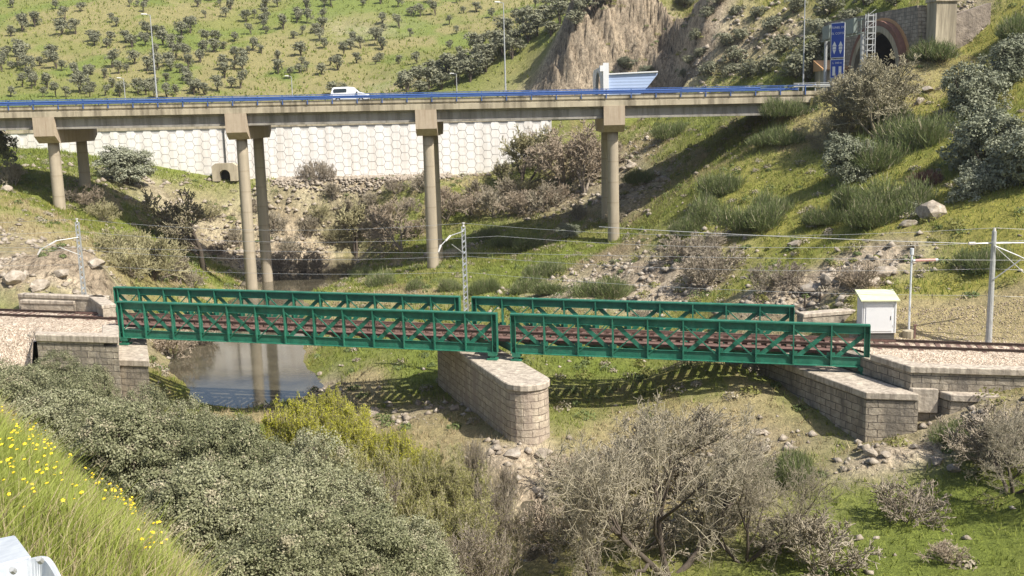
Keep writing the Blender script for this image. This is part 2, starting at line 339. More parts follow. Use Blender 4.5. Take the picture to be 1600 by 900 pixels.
def mk_rock():
    m, nt, b = new_mat('weathered_rock'); b.inputs['Roughness'].default_value = .9
    p = wpos(nt); n = noise(nt, 1.8, 8, .65, p)
    c = ramp(nt, n.outputs[0], [(.25, (.13, .105, .085)), (.5, (.33, .28, .22)), (.75, (.55, .50, .43))]).outputs[0]
    nt.links.new(c, b.inputs['Base Color']); n2 = noise(nt, 6, 6, .7, p); bump(nt, b, n2.outputs[0], .08); return m
M['rock'] = mk_rock()
def mk_stone(name, ux, uy, c1, c2, cm, cs):
    # ashlar blocks: horizontal coordinate measured along the wall direction (ux, uy)
    m, nt, b = new_mat(name); b.inputs['Roughness'].default_value = .9
    at_ = N(nt, 'ShaderNodeAttribute', attribute_name='UVMap'); wn = noise(nt, 1.6, 3, .6, wpos(nt)); va = N(nt, 'ShaderNodeVectorMath', operation='MULTIPLY_ADD'); nt.links.new(wn.outputs['Color'], va.inputs[0]); va.inputs[1].default_value = (.22, .16, 0); nt.links.new(at_.outputs['Vector'], va.inputs[2])
    br = N(nt, 'ShaderNodeTexBrick'); nt.links.new(va.outputs[0], br.inputs['Vector'])
    br.inputs['Scale'].default_value = 1; br.inputs['Mortar Size'].default_value = .022; br.inputs['Brick Width'].default_value = .95; br.inputs['Row Height'].default_value = .43
    br.inputs['Color1'].default_value = (*c1, 1); br.inputs['Color2'].default_value = (*c2, 1); br.inputs['Mortar'].default_value = (*cm, 1); br.inputs['Mortar Smooth'].default_value = .3
    p = wpos(nt); n = noise(nt, 2.6, 7, .7, p)
    f = ramp(nt, n.outputs[0], [(.3, (.62, .58, .54)), (.65, (1.12, 1.1, 1.08))]).outputs[0]
    c = mixc(nt, br.outputs['Color'], f, 1.0, 'MULTIPLY')
    n3 = noise(nt, .7, 5, .7, wpos(nt, (1.5, 1.5, .4)))
    f3 = ramp(nt, n3.outputs[0], [(.44, (0, 0, 0)), (.66, (1, 1, 1))]).outputs[0]
    c = mixc(nt, c, cs, f3)
    nt.links.new(c, b.inputs['Base Color'])
    h = N(nt, 'ShaderNodeMath', operation='MULTIPLY_ADD'); nt.links.new(br.outputs['Fac'], h.inputs[0]); h.inputs[1].default_value = -1.0; nt.links.new(n.outputs[0], h.inputs[2])
    bump(nt, b, h.outputs[0], .11, 1.0); return m
M['stone'] = mk_stone('ashlar_stone', 1, 0, (.56, .49, .385), (.44, .38, .30), (.17, .14, .11), (.34, .27, .22))
M['stoneold'] = mk_stone('weathered_ashlar', 1, 0, (.47, .42, .34), (.35, .31, .25), (.11, .095, .08), (.17, .15, .125))
M['coping'] = plain('coping_stone', (.60, .53, .43), (.34, .29, .235), 3.2, .9, 0, .05, (.26, .22, .18))

def mk_ground():
    m, nt, b = new_mat('ground_cover'); b.inputs['Roughness'].default_value = .95; b.inputs['Specular IOR Level'].default_value = .15
    a = N(nt, 'ShaderNodeAttribute', attribute_name='alb'); k = N(nt, 'ShaderNodeAttribute', attribute_name='rk')
    p = wpos(nt)
    n1 = noise(nt, 2.2, 8, .72, p); n2 = noise(nt, 9.0, 5, .7, p)
    f1 = ramp(nt, n1.outputs[0], [(.28, (.60, .62, .55)), (.5, (.98, .97, .95)), (.72, (1.42, 1.36, 1.25))]).outputs[0]
    c = mixc(nt, a.outputs['Color'], f1, .95, 'MULTIPLY')
    f2 = ramp(nt, n2.outputs[0], [(.3, (.66, .68, .62)), (.7, (1.35, 1.32, 1.25))]).outputs[0]
    c = mixc(nt, c, f2, .85, 'MULTIPLY')
    # dark fissures and pale faces on the rocky parts
    pr_ = wpos(nt, (1.5, .6, .40), (0, .35, .2)); wn = noise(nt, 1.7, 10, .8, pr_); wn.inputs['Distortion'].default_value = .8
    fr = ramp(nt, wn.outputs[0], [(.38, (.22, .20, .19)), (.46, (.80, .77, .74)), (.58, (1.35, 1.33, 1.30))]).outputs[0]
    c2 = mixc(nt, c, fr, 1.0, 'MULTIPLY')
    c = mixc(nt, c, c2, k.outputs['Fac'])
    nt.links.new(c, b.inputs['Base Color'])
    h = N(nt, 'ShaderNodeMath', operation='ADD'); nt.links.new(n1.outputs[0], h.inputs[0])
    h2 = N(nt, 'ShaderNodeMath', operation='MULTIPLY'); nt.links.new(n2.outputs[0], h2.inputs[0]); h2.inputs[1].default_value = .5
    nt.links.new(h2.outputs[0], h.inputs[1]); bump(nt, b, h.outputs[0], .35, .8); return m
M['ground'] = mk_ground()
def mk_water():
    m, nt, b = new_mat('river_water'); b.inputs['Roughness'].default_value = .07
    p = wpos(nt); n = noise(nt, .35, 5, .6, p)
    c = ramp(nt, n.outputs[0], [(.35, (.05, .044, .03)), (.65, (.10, .088, .06))]).outputs[0]; nt.links.new(c, b.inputs['Base Color'])
    n2 = noise(nt, 3.0, 3, .5, p); bump(nt, b, n2.outputs[0], .006, .3); b.inputs['IOR'].default_value = 1.33; b.inputs['Specular IOR Level'].default_value = .8; return m
M['water'] = mk_water()
def mk_ballast():
    m, nt, b = new_mat('track_ballast'); b.inputs['Roughness'].default_value = .95
    p = wpos(nt); v = N(nt, 'ShaderNodeTexVoronoi'); v.inputs['Scale'].default_value = 9; nt.links.new(p, v.inputs['Vector'])
    n = noise(nt, 1.2, 6, .7, p)
    c = mixc(nt, ramp(nt, v.outputs['Color'], [(.1, (.26, .20, .15)), (.5, (.47, .39, .31)), (.9, (.66, .59, .50))]).outputs[0], ramp(nt, n.outputs[0], [(.3, (.68, .66, .62)), (.7, (1.2, 1.15, 1.1))]).outputs[0], 1.0, 'MULTIPLY')
    nt.links.new(c, b.inputs['Base Color']); bump(nt, b, v.outputs['Distance'], .08, 1); return m
M['ballast'] = mk_ballast()

# ------------------------------------------------------------------ mesh helpers
def link(name, me, mats, parent=None):
    o = bpy.data.objects.new(name, me); COL.objects.link(o)
    for m in (mats if isinstance(mats, (list, tuple)) else [mats]): me.materials.append(M[m] if isinstance(m, str) else m)
    if parent is not None: o.parent = parent
    return o
def np_mesh(name, V, Fc, mats, parent=None, smooth=False, mi=None, origin=None):
    V = np.asarray(V, np.float32).reshape(-1, 3); Fc = np.asarray(Fc, np.int32)
    me = bpy.data.meshes.new(name); k = Fc.shape[1]; n = len(Fc)
    me.vertices.add(len(V)); me.vertices.foreach_set('co', V.ravel())
    me.loops.add(n * k); me.loops.foreach_set('vertex_index', Fc.ravel())
    me.polygons.add(n); me.polygons.foreach_set('loop_start', np.arange(0, n * k, k, dtype=np.int32))
    if smooth: me.polygons.foreach_set('use_smooth', np.ones(n, bool))
    if mi is not None: me.polygons.foreach_set('material_index', np.asarray(mi, np.int32))
    me.update(calc_edges=True)
    return link(name, me, mats, parent)
class MB:
    def __init__(s): s.v = []; s.f = []; s.m = []; s.uv = []
    def add(s, V, Fs, mi=0):
        b = len(s.v); s.v += [tuple(v) for v in V]
        for f in Fs: s.f.append(tuple(b + i for i in f)); s.m.append(mi)
    def hexa(s, P, mi=0):   # 8 points: bottom 0-3 ccw, top 4-7
        s.add(P, [(3, 2, 1, 0), (4, 5, 6, 7), (0, 1, 5, 4), (1, 2, 6, 5), (2, 3, 7, 6), (3, 0, 4, 7)], mi)
    def box(s, x0, x1, y0, y1, z0, z1, mi=0):
        s.hexa([(x0, y0, z0), (x1, y0, z0), (x1, y1, z0), (x0, y1, z0), (x0, y0, z1), (x1, y0, z1), (x1, y1, z1), (x0, y1, z1)], mi)
    def beam(s, a, b, w, h, upv=(0, 0, 1), mi=0):   # bar from a to b, width w (side), height h (up)
        a, b = Vector(a), Vector(b); d = (b - a).normalized(); u = Vector(upv)
        sd = d.cross(u)
        if sd.length < 1e-5: sd = d.cross(Vector((1, 0, 0)))
        sd.normalize(); u = sd.cross(d).normalized(); P = []
        for e in (a, b):
            P += [e - sd * w / 2 - u * h / 2, e + sd * w / 2 - u * h / 2, e + sd * w / 2 + u * h / 2, e - sd * w / 2 + u * h / 2]
        s.hexa(P, mi)
    def tube(s, path, rad, n=8, mi=0, cap=True):
        path = [Vector(p) for p in path]; rad = rad if isinstance(rad, (list, tuple)) else [rad] * len(path); b = len(s.v)
        for i, p in enumerate(path):
            d = (path[min(i + 1, len(path) - 1)] - path[max(i - 1, 0)]).normalized()
            a = d.cross(Vector((0, 0, 1)));
            if a.length < .05: a = d.cross(Vector((1, 0, 0)))
            a.normalize(); c = d.cross(a)
            for k in range(n):
                t = 2 * math.pi * k / n; s.v.append(tuple(p + (a * math.cos(t) + c * math.sin(t)) * rad[i]))
        for i in range(len(path) - 1):
            for k in range(n):
                k2 = (k + 1) % n; s.f.append((b + i * n + k, b + i * n + k2, b + (i + 1) * n + k2, b + (i + 1) * n + k)); s.m.append(mi)
        if cap:
            s.f.append(tuple(b + k for k in range(n))[::-1]); s.m.append(mi)
            e = b + (len(path) - 1) * n; s.f.append(tuple(e + k for k in range(n))); s.m.append(mi)
    def prism(s, poly, z0, z1, mi=0, batter=0.0):   # poly list of (x,y) ccw
        n = len(poly); cx = sum(p[0] for p in poly) / n; cy = sum(p[1] for p in poly) / n
        P = [(cx + (p[0] - cx) * (1 + batter), cy + (p[1] - cy) * (1 + batter), z0) for p in poly] + [(p[0], p[1], z1) for p in poly]
        s.add(P, [tuple(range(n))[::-1], tuple(range(n, 2 * n))] + [(i, (i + 1) % n, n + (i + 1) % n, n + i) for i in range(n)], mi)
    def prof(s, pr, p0, p1, mi=0):   # extrude closed (y,z) profile along x from p0 to p1 with z shift, p=(x, dz)
        n = len(pr)
        P = [(p0[0], y, z + p0[1]) for y, z in pr] + [(p1[0], y, z + p1[1]) for y, z in pr]
        s.add(P, [tuple(range(n)), tuple(range(n, 2 * n))[::-1]] + [(i, n + i, n + (i + 1) % n, (i + 1) % n) for i in range(n)], mi)
    def build(s, name, mats, parent=None, smooth=False, boxuv=False, bev=0):
        me = bpy.data.meshes.new(name); me.from_pydata(s.v, [], s.f)
        me.polygons.foreach_set('material_index', np.array(s.m, np.int32))
        if smooth: me.polygons.foreach_set('use_smooth', np.ones(len(s.f), bool))
        me.update()
        if boxuv:
            uv = me.uv_layers.new(name='UVMap')
            for p in me.polygons:
                nn = p.normal; t = Vector((-nn.y, nn.x, 0))
                for li in p.loop_indices:
                    co = me.vertices[me.loops[li].vertex_index].co
                    if abs(nn.z) > .7: uv.data[li].uv = (co.x, co.y)
                    else: uv.data[li].uv = (t.normalized().dot(co) , co.z)
        o = link(name, me, mats, parent)
        if bev:
            md = o.modifiers.new('edge', 'BEVEL'); md.width = bev; md.segments = 1; md.limit_method = 'ANGLE'
        return o
def tag(o, label=None, cat=None, group=None, kind=None):
    if label: o['label'] = label
    if cat: o['category'] = cat
    if group: o['group'] = group
    if kind: o['kind'] = kind
    return o
def empty(name, loc, label, cat, group=None, rz=0):
    o = bpy.data.objects.new(name, None); COL.objects.link(o); o.location = loc; o.rotation_euler.z = rz
    o.empty_display_size = .2
    return tag(o, label, cat, group)
CH = {}
def put(root, o): o.parent = root; return o
def copy_tree(o, loc, rz=0, sc=1.0, label=None, group=None, kids=None):
    c = o.copy(); COL.objects.link(c); c.location = loc; c.rotation_euler.z = rz
    c.scale = sc if isinstance(sc, (tuple, Vector)) else (sc, sc, sc)
    if label: c['label'] = label
    if group: c['group'] = group
    for ch in list(o.children):
        k = ch.copy(); COL.objects.link(k); k.parent = c
        for g in list(ch.children):
            kk = g.copy(); COL.objects.link(kk); kk.parent = k
    return c
def rel(o, root):      # mesh built in world coordinates, re-expressed about its thing's base
    L = root.matrix_world if False else Matrix.Translation(root.location)
    o.data.transform(L.inverted()); o.parent = root; return o
#@@TERRAIN
# ------------------------------------------------------------------ terrain mesh
def albedo(X, Y):
    n0 = fbm(X / 22, Y / 22, 4, 41); n1 = fbm(X / 5, Y / 5, 4, 42); n2 = fbm(X / 1.4, Y / 1.4, 3, 43)
    olive = np.array([.205, .195, .065]); lush = np.array([.165, .205, .045]); yel = np.array([.265, .255, .065]); dry = np.array([.335, .285, .170]); soil = np.array([.26, .21, .15]); rock = np.array([.42, .365, .30]); rockr = np.array([.28, .235, .19])
    e = lambda w_, c, b_: b_ * (1 - w_[:, None]) + c * w_[:, None]
    c = np.tile(olive, (len(X), 1))
    far = sstep(190, 225, Y)
    c = e(sstep(.46, .62, n1 * .6 + n0 * .4) * (1 - far), dry, c)
    c = e(np.clip(sstep(.50, .58, n0 * .5 + n2 * .5) * .8, 0, 1) * (1 - far), lush, c)
    c = e(far, np.array([.195, .205, .075]), c)
    c = e(far * sstep(.42, .55, n0), np.array([.245, .225, .11]), c)
    c = e(far * sstep(.52, .66, fbm(X / 14, Y / 14, 3, 47)), np.array([.155, .195, .055]), c)
    # painted regions: centre, radii in metres, colour, strength
    for ctr, rx, ry, col, st in PAINT:
        m = blob(X, Y, ctr, rx, ry) * (.55 + .9 * n1) * st * 1.35
        c = e(np.clip(m, 0, 1), {'l': lush, 'y': yel, 'd': dry, 's': soil}[col], c)
    rk = rockm(X, Y); rk = np.clip(rk * 1.25 * sstep(.30, .52, n2 * .5 + n1 * .5 + rk * .18), 0, 1)
    cl = cliffm(X, Y)
    rc = rock * (.75 + .5 * n2[:, None]); rc = e(sstep(.4, .7, n1), rockr, rc)
    c = e(rk, rc, c)
    c = e(cl * .85, np.array([.26, .22, .18]) * (.55 + .75 * fbm((X + Y * .4) / .8, Y / 7, 3, 90)[:, None]), c)
    # bare river bed
    return c, rk
PAINT = [(ground(*p), rx, ry, k, s) for p, rx, ry, k, s in [
 ((150,240),22,7,'l',1),((60,250),12,8,'l',1),((230,290),10,6,'l',.9),((80,310),6,5,'l',.5),((60,360),10,6,'d',.6),((440,285),10,3,'l',.7),
 ((770,450),7,12,'l',1),((820,420),8,7,'l',1),((760,365),9,6,'l',.8),((820,265),5,4,'l',.7),((900,395),6,5,'l',.8),((640,520),5,5,'d',.6),((600,470),9,9,'d',.7),
 ((600,555),7,8,'l',1),((660,580),4,4,'l',.7),((560,610),2,6,'d',1),((900,590),5,5,'d',.4),((980,580),6,4,'l',.9),((900,560),4,6,'l',.8),((1150,560),4,4,'d',.8),
 ((890,660),4,3,'l',.9),((1250,670),5,2.5,'l',1),((1080,670),6,3,'d',.9),((1150,700),7,3,'s',.6),((1000,680),5,4,'d',.6),((1300,800),6,5,'l',1),((1450,810),5,6,'l',1),((1250,860),5,4,'l',1),((1400,870),8,4,'l',1),((1100,800),5,5,'d',.7),
 ((700,700),4,4,'d',1),((1380,720),3,2,'d',.7),((1480,600),3,3,'d',.9),
 ((1180,430),7,7,'y',1),((1250,380),8,8,'y',.9),((1100,370),10,8,'y',.7),((1230,410),4,5,'l',.8),((1350,340),8,8,'y',.9),((1450,310),7,7,'y',1),((1560,330),7,7,'y',.8),((1500,450),7,5,'y',.9),((1590,450),6,4,'y',.9),((1400,470),4,3,'y',.5),((1450,505),5,1.8,'d',1.2),((1540,508),5,1.8,'d',1.2),((1590,508),5,1.8,'d',1.2),((1410,510),3,1.5,'d',1.2),
 ((1050,340),9,9,'l',.5),((1180,270),10,8,'y',.6),((1380,220),8,8,'l',.9),((1440,180),8,8,'y',.9),((1500,120),10,10,'y',.8),((1580,250),8,8,'y',1),((1300,180),8,6,'d',.5),((1450,110),8,6,'d',.5),
 ((1100,90),9,9,'y',1),((1180,60),9,9,'y',.8),((1240,40),8,8,'y',.8),((1060,120),6,6,'y',1),((1300,20),8,6,'l',.4),((1590,20),8,8,'y',.8),((1100,200),12,6,'l',.5),((1000,240),6,6,'d',.6),
 ((850,320),7,8,'s',.5),((900,260),6,8,'s',.4),((950,400),5,5,'s',.7),((50,860),4,3,'l',1),((150,800),4,3,'l',1),((60,700),5,4,'l',.8)]]
u = np.concatenate([np.linspace(-1.35, -.56, 60, endpoint=False), np.linspace(-.56, .56, 620), np.linspace(.56, 1.35, 60)[1:]])
vy = [-12.0]
while vy[-1] < 470: vy.append(vy[-1] + (.30 + .0055 * max(vy[-1], 0)))
vy = np.array(vy)
# finer rows where steep things stand
vy = np.unique(np.concatenate([vy, [123.6, 137.5, WALLY + .2, WALLY + 1.1, WALLY + .65]]))
UU, VV = np.meshgrid(u, vy)
GX = (UU * (VV + 22)).ravel(); GY = VV.ravel()
GZ = hgt(GX, GY)
nu, nv = len(u), len(vy)
ii = (np.arange(nv - 1)[:, None] * nu + np.arange(nu - 1)[None, :]).ravel()
FQ = np.c_[ii, ii + 1, ii + nu + 1, ii + nu]
# open the tunnel mouth
cx = GX[FQ].mean(1); cy = GY[FQ].mean(1); cz = GZ[FQ].max(1)
FQ = FQ[~((cx > PORT_X - .5) & (cx < PORT_X + 3) & (cy > 124.9) & (cy < 137.2))]
terr = np_mesh('terrain', np.c_[GX, GY, GZ], FQ, 'ground', smooth=True)
tag(terr, kind='structure')
_GZ = GZ.reshape(nv, nu); _hgt0 = hgt
def hgt(X, Y, fine=True):
    X = np.asarray(X, float).ravel(); Y = np.asarray(Y, float).ravel()
    j = np.clip(np.searchsorted(vy, Y) - 1, 0, nv - 2); fy = np.clip((Y - vy[j]) / (vy[j + 1] - vy[j]), 0, 1)
    def row(jj):
        a = np.clip(X / (vy[jj] + 22), u[0], u[-1]); i = np.clip(np.searchsorted(u, a) - 1, 0, nu - 2); f = (a - u[i]) / (u[i + 1] - u[i])
        return _GZ[jj, i] * (1 - f) + _GZ[jj, i + 1] * f
    return row(j) * (1 - fy) + row(j + 1) * fy
c, rk = albedo(GX, GY)
ca = terr.data.attributes.new('alb', 'FLOAT_COLOR', 'POINT'); ca.data.foreach_set('color', np.c_[c, np.ones(len(c))].astype(np.float32).ravel())
ra = terr.data.attributes.new('rk', 'FLOAT', 'POINT'); ra.data.foreach_set('value', rk.astype(np.float32))
wat = MB(); wat.add([(-70, 20, 0), (30, 20, 0), (30, 163, 0), (-70, 163, 0)], [(0, 1, 2, 3)])
tag(wat.build('river', 'water'), kind='structure')
# ------------------------------------------------------------------ green railway bridge
def v3(p, z): return Vector((p.x, p.y, z))
SPAN_LABEL = ['longer green steel truss span over the river pool, left of the stone pier', 'shorter green steel truss span between the stone pier and the right abutment']
def build_span(s0, L, npan, sw, label):
    base = brg(s0 + L / 2, .5, ztop(s0 + L / 2) - TH)
    root = empty('truss_span', base, label, 'railway bridge', 'green truss spans of the railway bridge')
    for q in (0, 1):
        zt = lambda s: ztop(s) - .0
        P = lambda s, z, off=0.0: v3(brg(s, q) - BN * off, z)
        tc = MB()
        a, b = s0, s0 + L
        tc.beam(P(a, ztop(a) - .018), P(b, ztop(b) - .018), .44, .036)
        tc.beam(P(a, ztop(a) - .295), P(b, ztop(b) - .295), .05, .518)
        tc.beam(P(a, ztop(a) - .565, .05), P(b, ztop(b) - .565, .05), .10, .02)
        tc.beam(P(a, ztop(a) - .06, .205), P(b, ztop(b) - .06, .205), .02, .05)
        rel(tc.build('top_chord', 'green'), root)
        bc = MB()
        bc.beam(P(a, ztop(a) - TH + .018), P(b, ztop(b) - TH + .018), .46, .036)
        bc.beam(P(a, ztop(a) - TH + .295), P(b, ztop(b) - TH + .295), .05, .518)
        bc.beam(P(a, ztop(a) - TH + .565, .05), P(b, ztop(b) - TH + .565, .05), .10, .02)
        rel(bc.build('bottom_chord', 'green'), root)
        for i in range(npan + 1):
            s = s0 + L * i / npan; m = MB()
            end = i in (0, npan)
            z0, z1 = ztop(s) - TH + .036, ztop(s) - .036
            if end:
                e = .02 if i == 0 else -.02
                m.beam(P(s + e, z0), P(s + e, z1), .04, .44, upv=BN)
                m.beam(P(s + e * 8, z0, .0), P(s + e * 8, z1, .0), .30, .05, upv=BN)
                m.beam(P(s + e * 16, z0, .12), P(s + e * 16, z1, .12), .03, .16, upv=BN)
            else:
                m.beam(P(s, z0, .12), P(s, z1, .12), .085, .17, upv=BN)
                m.beam(P(s, z0, -.12), P(s, z1, -.12), .085, .14, upv=BN)
                m.beam(P(s - .24, ztop(s) - TH + .70, .045), P(s + .24, ztop(s) - TH + .70, .045), .016, .26); m.beam(P(s - .2, ztop(s) - .66, .045), P(s + .2, ztop(s) - .66, .045), .016, .22)
            rel(m.build('post', 'green'), root)
        for i in range(npan):
            sa = s0 + L * i / npan + .05; sb = s0 + L * (i + 1) / npan - .05
            zb0, zt0 = ztop(sa) - TH + .30, ztop(sa) - .40
            zb1, zt1 = ztop(sb) - TH + .30, ztop(sb) - .40
            thin_up = i < sw
            for wide in (0, 1):
                m = MB(); upw = thin_up != bool(wide)
                A_, B_ = (P(sa, zb0), P(sb, zt1)) if upw else (P(sa, zt0), P(sb, zb1))
                if wide: A_, B_ = A_ + BN * .055, B_ + BN * .055; m.beam(A_, B_, .022, .27)
                else:
                    A_, B_ = A_ - BN * .075, B_ - BN * .075; m.beam(A_, B_, .06, .075); 
                rel(m.build('diagonal', 'green'), root)
        # bearing shoes
        for s in (s0 + .35, s0 + L - .35):
            m = MB(); zb = ztop(s) - TH; c0 = brg(s, q)
            m.beam(v3(c0, zb - .12) - BD * .28, v3(c0, zb - .12) + BD * .28, .5, .2)
            m.beam(v3(c0, zb - .30) - BD * .16, v3(c0, zb - .30) + BD * .16, .42, .16)
            m.beam(v3(c0, zb - .44) - BD * .34, v3(c0, zb - .44) + BD * .34, .62, .12)
            rel(m.build('bearing', 'green'), root)
    for i in range(npan + 1):
        s = min(max(s0 + L * i / npan, s0 + .12), s0 + L - .12); m = MB(); z = ztop(s) - TH + .26
        a, b = v3(brg(s, .045), z), v3(brg(s, .955), z)
        m.beam(a, b, .02, .46); m.beam(a + Vector((0, 0, .24)), b + Vector((0, 0, .24)), .2, .02); m.beam(a - Vector((0, 0, .2)), b - Vector((0, 0, .2)), .2, .02)
        rel(m.build('floor_beam', 'green'), root)
    for o in (-.87, .87):
        m = MB(); a, b = s0 + .1, s0 + L - .1
        m.beam(v3(brg(a, .5), ztop(a) - 2.10) + BN * o, v3(brg(b, .5), ztop(b) - 2.10) + BN * o, .22, .36)
        rel(m.build('stringer', 'rust'), root)
    for o in (-1.75, 1.75):
        m = MB(); a, b = s0 + .1, s0 + L - .1
        m.beam(v3(brg(a, .5), ztop(a) - 1.86) + BN * o, v3(brg(b, .5), ztop(b) - 1.86) + BN * o, .62, .04)
        m.beam(v3(brg(a, .5), ztop(a) - 1.96) + BN * (o - .25), v3(brg(b, .5), ztop(b) - 1.96) + BN * (o - .25), .06, .16)
        n = int(L / 2)
        for k in range(n):
            s = s0 + 1 + k * 2.0
            m.beam(v3(brg(s, .5), ztop(s) - 1.98) + BN * (o - .4), v3(brg(s, .5), ztop(s) - 1.98) + BN * (o + .4), .08, .10)
        rel(m.build('walkway', 'rust'), root)
build_span(0, L1, 13, 6, SPAN_LABEL[0])
build_span(L1 + GAP, L2, 10, 5, SPAN_LABEL[1])

# ------------------------------------------------------------------ track
SL0, SL1 = -60.0, LT + 55.0
troot = empty('railway_track', brg(LT / 2, .5, railz(LT / 2)), 'single rusty railway track crossing the green bridge', 'railway track')
for o in (-.87, .87):
    m = MB()
    for (w_, h_, dz) in ((.07, .05, -.025), (.02, .09, -.09), (.14, .025, -.147)):
        m.beam(v3(brg(SL0, .5), railz(SL0) + dz) + BN * o, v3(brg(SL1, .5), railz(SL1) + dz) + BN * o, w_, h_)
    rel(m.build('rail', 'rail'), troot)
for o in (-.58, .58):
    m = MB(); m.beam(v3(brg(-4, .5), railz(-4) - .06) + BN * o, v3(brg(LT + 4, .5), railz(LT + 4) - .06) + BN * o, .07, .1)
    rel(m.build('guard_rail', 'rust'), troot)
m = MB(); m.box(-.13, .13, -1.28, 1.28, -.22, 0); m.box(-.1, .1, -1.0, -.74, 0, .025); m.box(-.1, .1, .74, 1.0, 0, .025)
s_ = -2.4; k = 0; first = None; rest = MB()
ang = math.atan2(BD.y, BD.x)
while s_ < LT + 8.4 and k < 100:
    p = v3(brg(s_, .5), railz(s_) - .185)
    if first is None:
        first = m.build('sleeper', 'sleeper'); o = first
    else:
        o = first.copy(); COL.objects.link(o)
    o.parent = troot; o.location = p - troot.location; o.rotation_euler = (0, 0, ang + random.uniform(-.01, .01)); s_ += .6; k += 1
sE = s_
for s in list(np.arange(SL0, -2.6, .6)) + list(np.arange(sE, SL1, .6)):
    p = v3(brg(s, .5), railz(s) - .295); rest.beam(p - BN * 1.28, p + BN * 1.28, .26, .22)
tag(rel(rest.build('sleeper', 'sleeper'), troot), kind='stuff')
# ballast beds
def ballast(sa, sb, near):
    ns = int((sb - sa) / .5); offs = np.array(near + [-1.9, -1.2, -.4, .4, 1.2, 1.9, 2.5, 3.2, 3.8]); zz = np.array([-.42] * len(near) + [-.2, -.19, -.2, -.2, -.19, -.22, -.36, -.55, -.9]); zz[len(near) - 1] = -.28
    V = []; kf = 1 / SKU.dot(BN)
    for i in range(ns + 1):
        s = sa + (sb - sa) * i / ns; c = brg(s, .5)
        for j, o in enumerate(offs):
            p = c + SKU * kf * (o + random.uniform(-.08, .08)) ; V.append((p.x, p.y, railz(s) + (zz[j] if not (near[0] < -7 and s < -6.9 and j < 3) else (-3.6, -1.7, -.6)[j]) + random.uniform(-.03, .03)))
    n = len(offs); i = (np.arange(ns)[:, None] * n + np.arange(n - 1)[None, :]).ravel()
    return V, np.c_[i, i + n, i + n + 1, i + 1]
V1, F1 = ballast(SL0, -.3, [-7.6, -5.4, -3.9, -2.8]); V2, F2 = ballast(LT + .45, SL1, [-5.5, -4.6, -3.6, -2.6])
tag(np_mesh('track_ballast', V1 + V2, np.r_[F1, F2 + len(V1)], 'ballast', smooth=True), kind='structure')

# ------------------------------------------------------------------ stone pier
def stadium(c0, c1, r, n=10):
    d = (c1 - c0).normalized(); sd = Vector((d.y, -d.x, 0)); P = []
    for k in range(n + 1):
        t = math.pi * k / n; P.append(c0 + (-sd * math.cos(t) - d * math.sin(t)) * r)
    for k in range(n + 1):
        t = math.pi * k / n; P.append(c1 + (sd * math.cos(t) + d * math.sin(t)) * r)
    return [(p.x, p.y) for p in P]
pd = Vector((-.35, .937, 0)).normalized(); c0 = Vector((.72, 60.05, 0)); c1 = c0 + pd * 14.2
root = empty('stone_pier', (c0.x + pd.x * 7, c0.y + pd.y * 7, 1.0), 'rounded stone block pier carrying the gap between the two green spans', 'bridge pier')
def stadium_uvmesh(name, poly, z0, z1, mats, bat=.03):
    m = MB(); m.prism(poly, z0, z1, batter=bat); o = m.build(name, mats)
    me = o.data; uv = me.uv_layers.new(name='UVMap'); n = len(poly); L = [0]
    for i in range(n): L.append(L[-1] + math.dist(poly[i], poly[(i + 1) % n]))
    for p in me.polygons:
        for li in p.loop_indices:
            vi = me.loops[li].vertex_index; co = me.vertices[vi].co
            if abs(p.normal.z) > .7: uv.data[li].uv = (co.x, co.y)
            else:
                i = vi % n; w_ = (p.index - 2); u_ = L[i] if i == w_ % n else L[w_ % n + 1]
                uv.data[li].uv = (u_, co.z)
    return o
rel(stadium_uvmesh('shaft', stadium(c0, c1, 1.30), -.6, 4.86, 'stone'), root)
m = MB(); m.prism(stadium(c0, c1, 1.42), 4.86, 5.26); rel(m.build('coping', 'coping', bev=.05), root)

# ------------------------------------------------------------------ abutments
def poly_block(root, name, poly, z0, z1, mat, bev=0):
    m = MB(); m.prism([(p[0], p[1]) for p in poly], z0, z1); return rel(m.build(name, mat, boxuv=True, bev=bev), root)
sk = pd
def pt(p, a=0, b=0):      # p + a along bridge + b along skew
    q = Vector((p[0], p[1], 0)) + BD * a + sk * b; return (q.x, q.y)
# right abutment
RA = (19.75, 55.9)
root = empty('stone_abutment', (24, 57, 2), 'weathered stone abutment with stepped wing wall under the right end of the green bridge', 'abutment')
poly_block(root, 'bearing_seat', [pt(RA), pt(RA, 2.75), pt(RA, 2.75, 14.5), pt(RA, 0, 14.5)], -.5, 4.72, 'stoneold')
poly_block(root, 'seat_coping', [pt(RA, -.12, -.12), pt(RA, 2.7, -.12), pt(RA, 2.7, 14.5), pt(RA, -.12, 14.5)], 4.72, 5.12, 'coping', .04)
WR = (22.3, 56.15)
zr = railz(LT)
poly_block(root, 'backwall', [pt(WR), pt(WR, .9), pt(WR, .9, 11.6), pt(WR, 0, 11.6)], 0, zr - .35, 'stoneold')
poly_block(root, 'wing_wall', [pt(WR, .9, .02), pt(WR, 16, .02), pt(WR, 16, .9), pt(WR, .9, .9)], 0, zr - .36, 'stoneold')
poly_block(root, 'wing_coping', [pt(WR, -.15, -.15), pt(WR, 16, -.15), pt(WR, 16, .95), pt(WR, 1.0, .95), pt(WR, 1.0, 3.2), pt(WR, -.15, 3.2)], zr - .35, zr + .03, 'coping', .04)
poly_block(root, 'lower_buttress', [pt(WR, 1.6, -.75), pt(WR, 16, -.75), pt(WR, 16, .0), pt(WR, 1.6, .0)], 0, zr - 1.75, 'stoneold')
